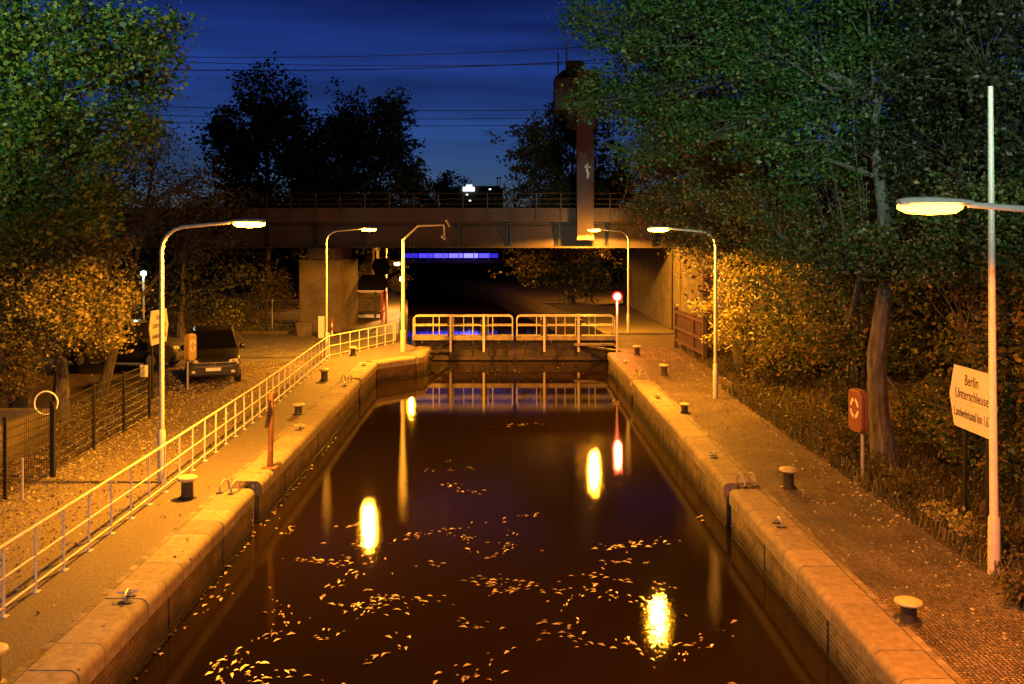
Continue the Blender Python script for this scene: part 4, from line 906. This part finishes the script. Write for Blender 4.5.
# ------------------------------------------------------------------ cars
def car(x, y, yaw, paint, label, plate=True):
    t = thing('parked_car', label, 'car', (0, 0, 0), 'cars parked in the yard'); P = M[paint]
    # side outline along y (front at y = 0, heading -y), lofted across the width
    def loft(sections, nm, m, smooth=True, bev=0):
        n = len(sections[0]); b = MB(); vs = [v for s in sections for v in s]
        fs = [(i*n+j, (i+1)*n+j, (i+1)*n+(j+1) % n, i*n+(j+1) % n) for i in range(len(sections)-1) for j in range(n)]
        fs += [tuple(reversed(range(n))), tuple(range((len(sections)-1)*n, len(sections)*n))]
        return b.add(vs, [tuple(reversed(f)) for f in fs]).build(nm, m, t, smooth=smooth, bevel=bev)
    def sec(y, w, z0, z1, crown=.05, tuck=.93):
        return [(-w*tuck, y, z0), (w*tuck, y, z0), (w, y, z0+.16), (w, y, (z0+z1)/2+.1), (w*.97, y, z1-.08), (w*.88, y, z1-.015), (w*.4, y, z1+crown), (-w*.4, y, z1+crown), (-w*.88, y, z1-.015), (-w*.97, y, z1-.08), (-w, y, (z0+z1)/2+.1), (-w, y, z0+.16)]
    loft([sec(0, .80, .40, .82, .0), sec(.06, .89, .32, .93, .01), sec(.22, .94, .28, 1.02, .02), sec(.6, .955, .27, 1.08, .03), sec(1.35, .96, .27, 1.13, .03), sec(2.2, .96, .27, 1.14, .0), sec(4.2, .96, .27, 1.14, 0), sec(4.9, .94, .3, 1.12, 0), sec(5.1, .88, .4, 1.05, 0)], 'body', P)
    def cab(y, w0, w1, z0, z1): return [(-w0, y, z0), (w0, y, z0), (w0*.985, y, z0+.06), (w1, y, z1-.06), (w1*.9, y, z1), (-w1*.9, y, z1), (-w1, y, z1-.06), (-w0*.985, y, z0+.06)]
    # cabin: slanted front and back
    def slant(y0, y1, w0, w1, z0, z1): # section whose top lies at y1, foot at y0
        f = lambda z: y0 + (y1-y0)*(z-z0)/(z1-z0)
        return [(xx, f(zz), zz) for xx, _, zz in cab(0, w0, w1, z0, z1)]
    loft([slant(1.35, 2.02, .88, .70, 1.08, 1.76), slant(1.6, 2.3, .90, .74, 1.08, 1.81), slant(3.2, 3.2, .90, .74, 1.08, 1.82), slant(3.9, 3.65, .90, .72, 1.08, 1.77)], 'cabin', P)
    g = MB(); g.add([(-.80, 1.40, 1.16), (.80, 1.40, 1.16), (.655, 1.955, 1.70), (-.655, 1.955, 1.70)], [(0, 1, 2, 3)]); o = g.build('windscreen', M['car_glass'], t)
    o.location.y -= .022; o.location.z += .012
    for s in (-1, 1):
        w = MB(); 
        for (ya, yb, yc, yd) in ((1.75, 2.65, 2.65, 2.20), (2.75, 3.62, 3.48, 2.75)):
            w.add([(s*.915, ya, 1.17), (s*.915, yb, 1.17), (s*.768, yc, 1.72), (s*.768, yd, 1.72)], [(0, 1, 2, 3) if s > 0 else (3, 2, 1, 0)])
        w.build('side_window', M['car_glass'], t)
        MB().tube([(s*.70, 2.1, 1.845), (s*.70, 3.5, 1.845)], .018, 8).build('roof_rail', M['chrome'], t)
        hd = MB(); hd.add([(s*.50, .045, .80), (s*.86, .13, .82), (s*.90, .22, .95), (s*.60, .075, .93)], [(0, 1, 2, 3) if s > 0 else (3, 2, 1, 0)])
        h_ = MB().prism([(.0, 0), (.34, .02), (.36, .13), (.07, .11)], (s*.50, -.03, .79), (s, .17, 0), (0, 0, 1), (0, .08, 0)).build('headlight', M['lens_clear'], t, bevel=.01)
        MB().lathe([(.01, -.03), (.055, -.02), (.055, .02), (.01, .03)], (s*.70, .02, .86), 14).build('lamp_bowl', M['chrome'], h_)
        MB().prism([(0, 0), (.12, 0), (.12, .08), (0, .08)], (s*.62, -.055, .46), (s, .10, 0), (0, 0, 1), (0, .05, 0)).build('fog_light', M['lens_clear'], t)
        mr = MB().lathe([(.02, -.09), (.10, -.07), (.12, 0), (.10, .08), (.02, .10)], (s*1.06, 1.72, 1.17), 12).build('mirror', P, t, smooth=True)
        MB().box(s*.9, 1.7, 1.12, s*1.0, 1.76, 1.15).build('mirror_arm', P, mr)
        for yy in (.95, 4.05):
            wh = thing('x', '', '', (0, 0, 0)) if False else None
            ty = MB(); c = Vector((s*.86, yy, .37)); n = 28
            prof = [(-.12, .22), (-.12, .34), (-.09, .37), (.09, .37), (.12, .34), (.12, .22)]
            vs = [(c.x+u, c.y+r*math.cos(2*math.pi*j/n), c.z+r*math.sin(2*math.pi*j/n)) for u, r in prof for j in range(n)]
            fs = [(i*n+j, i*n+(j+1) % n, (i+1)*n+(j+1) % n, (i+1)*n+j) for i in range(5) for j in range(n)] + [tuple(range(n)), tuple(reversed(range(5*n, 6*n)))]
            w_ = ty.add(vs, fs).build('wheel', M['tyre'], t, smooth=True)
            MB().tube([(c.x+s*.10, yy, .37), (c.x+s*.127, yy, .37)], [.22, .20], 20).build('rim', M['galv'], w_)
    bm_ = MB(); bm_.prism([(-.88, 0), (.88, 0), (.90, .20), (-.90, .20)], (0, -.03, .36), (1, 0, 0), (0, 0, 1), (0, .12, 0)); bm_.build('bumper', P, t, bevel=.03)
    gr = MB(); gr.box(-.50, -.01, .66, .50, .03, .80); g0 = gr.build('grille', M['black'], t)
    MB().box(-.62, -.025, .66, .62, -.011, .675).box(-.62, -.025, .795, .62, -.011, .81).build('grille_bar', M['chrome'], g0)
    MB().box(-.55, -.035, .40, .55, -.031, .50).build('air_intake', M['black'], t)
    e = MB(); cz = .735; n = 24
    for i in range(n):
        a, b_ = 2*math.pi*i/n, 2*math.pi*(i+1)/n; e.prism([(.062*math.cos(a), .062*math.sin(a)), (.075*math.cos(a), .075*math.sin(a)), (.075*math.cos(b_), .075*math.sin(b_)), (.062*math.cos(b_), .062*math.sin(b_))], (0, -.03, cz), (1, 0, 0), (0, 0, 1), (0, -.012, 0))
    for (x0, z0, x1, z1) in ((-.022, .055, 0, .008), (0, .008, .022, .055), (-.05, .03, -.022, -.05), (-.022, -.05, 0, .0), (0, .0, .022, -.05), (.022, -.05, .05, .03)):
        e.tube([(x0, -.036, cz+z0), (x1, -.036, cz+z1)], .006, 4)
    e.build('emblem', M['chrome'], t)
    if plate: MB().box(-.26, -.062, .525, .26, -.04, .635).build('number_plate', M['plate'], t)
    for s in (-1, 1): MB().prism([(0, 0), (.25, 0), (.25, .18), (0, .18)], (s*.68 if s < 0 else s*.43+0.0, 5.06, .8), (1, 0, 0), (0, 0, 1), (0, .07, 0)).build('tail_light', M['red_paint'], t)
    t.location = (x, y, .01); t.rotation_euler.z = yaw; t.scale = (1, 1, 1.06)
    return t
p = G(215, 383); car(p.x+.2, 34.6, math.radians(17), 'car_paint', 'black pickup like car parked facing the viewer with a bright number plate')
car(-13.3, 39.6, math.radians(82), 'car_paint_grey', 'dark grey car parked crosswise behind the hexagonal sign, only its nose showing', plate=False)

# ------------------------------------------------------------------ things by the bridge
t = thing('planter_bin', 'pale tapered bin standing at the foot of the pier', 'bin', (-11.4, 54.2, 0))
p = G(305, 335.5); MB().add([(p.x-.36, p.y-.3, 0), (p.x+.36, p.y-.3, 0), (p.x+.36, p.y+.3, 0), (p.x-.36, p.y+.3, 0), (p.x-.44, p.y-.38, .66), (p.x+.44, p.y-.38, .66), (p.x+.44, p.y+.38, .66), (p.x-.44, p.y+.38, .66)], [(3, 2, 1, 0), (4, 5, 6, 7), (0, 1, 5, 4), (1, 2, 6, 5), (2, 3, 7, 6), (3, 0, 4, 7)]).build('tub', M['concrete'], t, bevel=.02)
MB().box(p.x-.46, p.y-.4, .66, p.x+.46, p.y+.4, .72).build('lid', M['concrete'], t, bevel=.01)
t = thing('utility_box', 'narrow white upright utility box between pier and second lamp post', 'cabinet', (-10, 53, 0))
p = G(321, 338); MB().box(p.x-.15, p.y, 0, p.x+.15, p.y+.3, 1.12).build('cabinet_body', M['sign_white'], t, bevel=.01); MB().box(p.x-.17, p.y-.02, 1.12, p.x+.17, p.y+.32, 1.16).build('cabinet_roof', M['sign_white'], t)
t = thing('striped_stake', 'red and white striped stake near the second lamp post', 'stake', (-9.4, 50, 0))
p = G(332, 338); b = MB()
for k in range(5): b.mi = k % 2; b.tube([p+Vector((0, 0, k*.2)), p+Vector((0, 0, k*.2+.2))], .045, 8)
b.build('stake', [M['red_paint'], M['sign_white']], t)
t = thing('trailer', 'small box trailer parked on the path under the bridge', 'trailer', (-9.2, 65, 0))
p = G(369, 319); 
MB().box(p.x-.85, p.y, .5, p.x+.75, p.y+1.6, 1.75).build('box', M['concrete'], t, bevel=.03)
MB().box(p.x-.02, p.y-.01, .9, p.x+.06, p.y-.004, 1.1).build('latch', M['iron'], t)
MB().box(p.x-1.0, p.y-.35, .36, p.x+.85, p.y+1.6, .5).tube([(p.x-1.0, p.y-.3, .42), (p.x-.2, p.y-1.0, .42)], .05, 6).build('chassis', M['iron'], t)
for s in (-.9, .8): MB().tube([(p.x+s-.08, p.y+.4, .3), (p.x+s+.08, p.y+.4, .3)], .3, 16).build('wheel', M['tyre'], t, smooth=True)
# hexagon signal boards
sb = thing('signal_board', 'pair of black hexagonal signal boards on a post beyond the pier', 'signal board', (-8.2, 62, 0)); Ys = 63.0
for (px, py, w, h) in ((381, 266.5, 9, 8), (373.5, 282.5, 15.5, 8)):
    c = at(px, py, Ys); w *= Ys/F; h *= Ys/F
    o = MB().prism([(-w, 0), (-w*.72, h), (w*.72, h), (w, 0), (w*.72, -h), (-w*.72, -h)], (c.x, Ys, c.z), (1, 0, 0), (0, 0, 1), (0, .08, 0)).build('board', M['matte_black'], sb)
    for k in ((-.6, .6) if w > .8 else (.3,)): MB().tube([(c.x+k*w, Ys-.08, c.z), (c.x+k*w, Ys-.001, c.z)], [.15, .13], 14).build('signal_shade', M['matte_black'], o)
c = at(375, 280, Ys); MB().tube([(c.x, Ys+.15, 0), (c.x, Ys+.15, 4.6)], .07, 8).build('post', M['steel_dark'], sb)
t = thing('barrier_frame', 'red upright frame with a pale top bar beside the trailer', 'barrier', (-8, 61, 0))
a = at(355, 291, 61); c = at(384, 291, 61); MB().tube([a, c], .04, 8).build('top_bar', M['sign_white'], t)
for px in (382, 386): q_ = at(px, 291, 61); MB().tube([q_, (q_.x, 61, 0)], .055, 8).build('upright', M['red_paint'], t)
q_ = a; MB().tube([q_, (q_.x, 61, 0)], .03, 8).build('upright', M['steel_dark'], t)
# path lamp beyond the bridge
t = thing('path_lamp', 'small white glaring lamp over the lit path under the bridge', 'lamp', (-8.3, 72, 0)); p = at(397, 264, 72)
MB().tube([(p.x+.55, 72, 0), (p.x+.55, 72, p.z+.1), (p.x, 72, p.z+.15)], .05, 8).build('pole', M['steel_dark'], t)
MB().lathe([(.08, -.12), (.2, -.06), (.24, .05), (.12, .10)], (p.x, 72, p.z), 14).build('lamp_lens', M['warm_white'], t); MB().box(p.x-.44, 71.88, p.z+.105, p.x+.34, 72.12, p.z+.17).build('lamp_head', M['steel_dark'], t)
spot(t, Vector((p.x+8.3, 0, p.z-.12)), 420, (1, .62, .22))
t = thing('lit_call_box', 'small glowing yellow box under the path lamp', 'call box', (-7.7, 70, 0)); p = at(401, 279, 70); MB().box(p.x-.1, 70, p.z-.14, p.x+.1, 70.1, p.z+.14).build('panel', M['warm_white'], t); MB().tube([(p.x, 70.06, 0), (p.x, 70.06, p.z-.25)], .05, 8).build('post', M['steel_dark'], t)
# low railing along the far bank
t = thing('bank_railing', 'dark low railing along the canal bank beyond the bridge', 'railing', (-7, 60, 0)); P = [(-6.0, 54.5), (-6.9, 63), (-9.1, 84)]
for p in along(P, 1.7): MB().tube([p, p+Vector((0, 0, 1))], .03, 6).build('post', M['steel_dark'], t)
MB().tube([(x, y, 1) for x, y in P], .03, 6).build('top_rail', M['steel_dark'], t)
MB().tube([(x, y, .5) for x, y in P], .02, 6).build('mid_rail', M['steel_dark'], t)
# blue lit footbridge in the distance
t = thing('footbridge', 'distant footbridge glowing blue, seen below the railway bridge', 'bridge', (-8, 108, 0)); Yf = 108; zf = lambda py: H-(py-HY)*Yf/F; xf = lambda px: (px-CX)*Yf/F
MB().box(xf(380), Yf, zf(263), xf(640), Yf+3, zf(260.2)).build('deck', M['concrete_dark'], t)
for i, (p0, p1, e_) in enumerate(((404, 418, .35), (419, 433, .8), (434, 448, 1.3), (449, 463, 1.9), (464, 478, 2.6), (479, 490, 1.2), (491, 498, .35))):
    MB().box(xf(p0), Yf-.15, zf(257.8), xf(p1), Yf-.05, zf(253.4)).build('light_fitting', emis('blue_light', (.05+.02*e_, .03+.02*e_, 1.0), e_), t)
MB().tube([(xf(380), Yf-.2, zf(250.6)), (xf(640), Yf-.2, zf(250.6))], .05, 6).build('handrail', M['galv'], t)
k = xf(384)
while k < xf(640): MB().box(k-.07, Yf-.24, zf(260), k+.04, Yf-.16, zf(250.6)).build('post', M['galv'], t); k += xf(497.5)-xf(482.5)
MB().box(xf(405), Yf-.3, zf(262), xf(500), Yf-.2, zf(261.2)).build('lower_edge', M['concrete'], t)
l = bpy.data.lights.new('lamp_light', 'AREA'); l.shape = 'RECTANGLE'; l.size = 10; l.size_y = .5; l.energy = 10; l.color = (.1, .05, 1); lo = bpy.data.objects.new('lamp_light', l); col.objects.link(lo); lo.parent = t; lo.location = (xf(450)+8, -.4, zf(255)); lo.rotation_euler = (math.radians(60), 0, 0)
# distant lit building
t = thing('office_building', 'distant building with a bright white rooftop sign beyond the trees', 'building', (-12, 320, 0)); Yo = 320; zo = lambda py: H-(py-HY)*Yo/F; xo = lambda px: (px-CX)*Yo/F
MB().box(xo(440), Yo, 0, xo(503), Yo+14, zo(188)).build('wall', M['concrete_dark'], t)
MB().box(xo(460), Yo+2, zo(188), xo(500), Yo+10, zo(185.6)).build('roof_storey', M['concrete_dark'], t)
MB().box(xo(463), Yo-.6, zo(191.3), xo(474.5), Yo-.3, zo(187)).build('lit_sign', M['white_lit'], t)
MB().box(xo(466), Yo+1, zo(186.9), xo(472), Yo+1.3, zo(184.6)).build('rooftop_light', M['white_lit'], t)
b = MB()
for px in (497, 499.5): b.box(xo(px), Yo+3, zo(185.6), xo(px)+.25, Yo+3.3, zo(177))
b.box(xo(496), Yo+3, zo(178), xo(501), Yo+3.2, zo(176.6)); b.build('mast', M['sign_white'], t)
for (px, py) in ((466, 194), (469, 200), (489, 188.6)):
    MB().box(xo(px), Yo-.1, zo(py+1.2), xo(px+2), Yo-.03, zo(py)).build('lit_window', M['white_lit'], t)
# park lamp at the left, cool greenish
t = thing('park_lamp', 'slim park lamp with greenish white head behind the golden tree', 'park lamp', (-22.6, 59, 0)); p = at(143.5, 274, 46)
t.location = (p.x, 46, 0)
MB().tube([(p.x, 46, 0), (p.x, 46, p.z-.1)], .05, 8).build('pole', M['galv'], t)
MB().lathe([(.08, -.08), (.14, .0), (.12, .10), (.05, .14)], tuple(p), 14).build('lamp_lens', M['green_white'], t, smooth=True)
MB().lathe([(.20, .15), (.14, .2), (.02, .24)], tuple(p), 14).build('lamp_cap', M['steel_dark'], t, smooth=True)
point(t, (0, -.3, p.z), 60, MERCURY)
# overhead wires
for i, (y0, y1, sag, lb) in enumerate(((54, 42, .5, 'topmost overhead wire crossing the sky'), (57, 61, .4, 'second overhead wire from the top in the sky'), (67, 56, .5, 'third overhead wire from the top in the sky'), (103, 108, .3, 'fourth overhead wire, above the treetops'), (112, 116, .3, 'fifth overhead wire, above the bridge'), (119, 123, .3, 'lowest overhead wire above the bridge'))):
    Yw = 57.5 + i*.7; a = at(60, y0, Yw); c = at(660, y1, Yw); pts = [a.lerp(c, k/12) - Vector((0, 0, sag*4*(k/12)*(1-k/12))) for k in range(13)]
    ow = MB().tube(pts, .022 if i != 2 else .03, 5).build('overhead_wire', M['iron']); tag(ow, lb, 'wire', 'overhead wires of the railway')
# street lamps on the road bridge behind the viewer: their cool light reaches the crowns
def tall_lamp(x, y, z, aim, size, e, label):
    t = thing('road_lamp', label, 'street lamp', (x, y, 0), 'cool road lamps behind the viewer')
    MB().tube([(x, y, 0), (x, y, z-.1)], [.09, .05], 10).build('pole', M['galv'], t)
    d = (Vector(aim) - Vector((x, y, z))).normalized(); c = Vector((x, y, z))
    MB().tube([c - d*.35, c + d*.1], [.12, .3], 16).build('lamp_head', M['steel_dark'], t, smooth=True)
    MB().tube([c + d*.11, c + d*.14], [.24, .24], 16).build('lamp_lens', M['green_white'], t)
    point(t, d*.5 + Vector((0, 0, z)), 850, (.95, .95, 1.0), .2)
    o = spot(t, d*.3 + Vector((0, 0, z)), e, MERCURY, size, .6, .2, rot=d.to_track_quat('-Z', 'Y').to_euler())
tall_lamp(-9.5, -5.0, 8.0, (-16.5, 26, 17.0), 46, 5200, 'cool white road lamp standing left of the viewer')
tall_lamp(1.0, -5.0, 8.0, (8.8, 27, 17.0), 52, 4500, 'cool white road lamp standing right of the viewer')
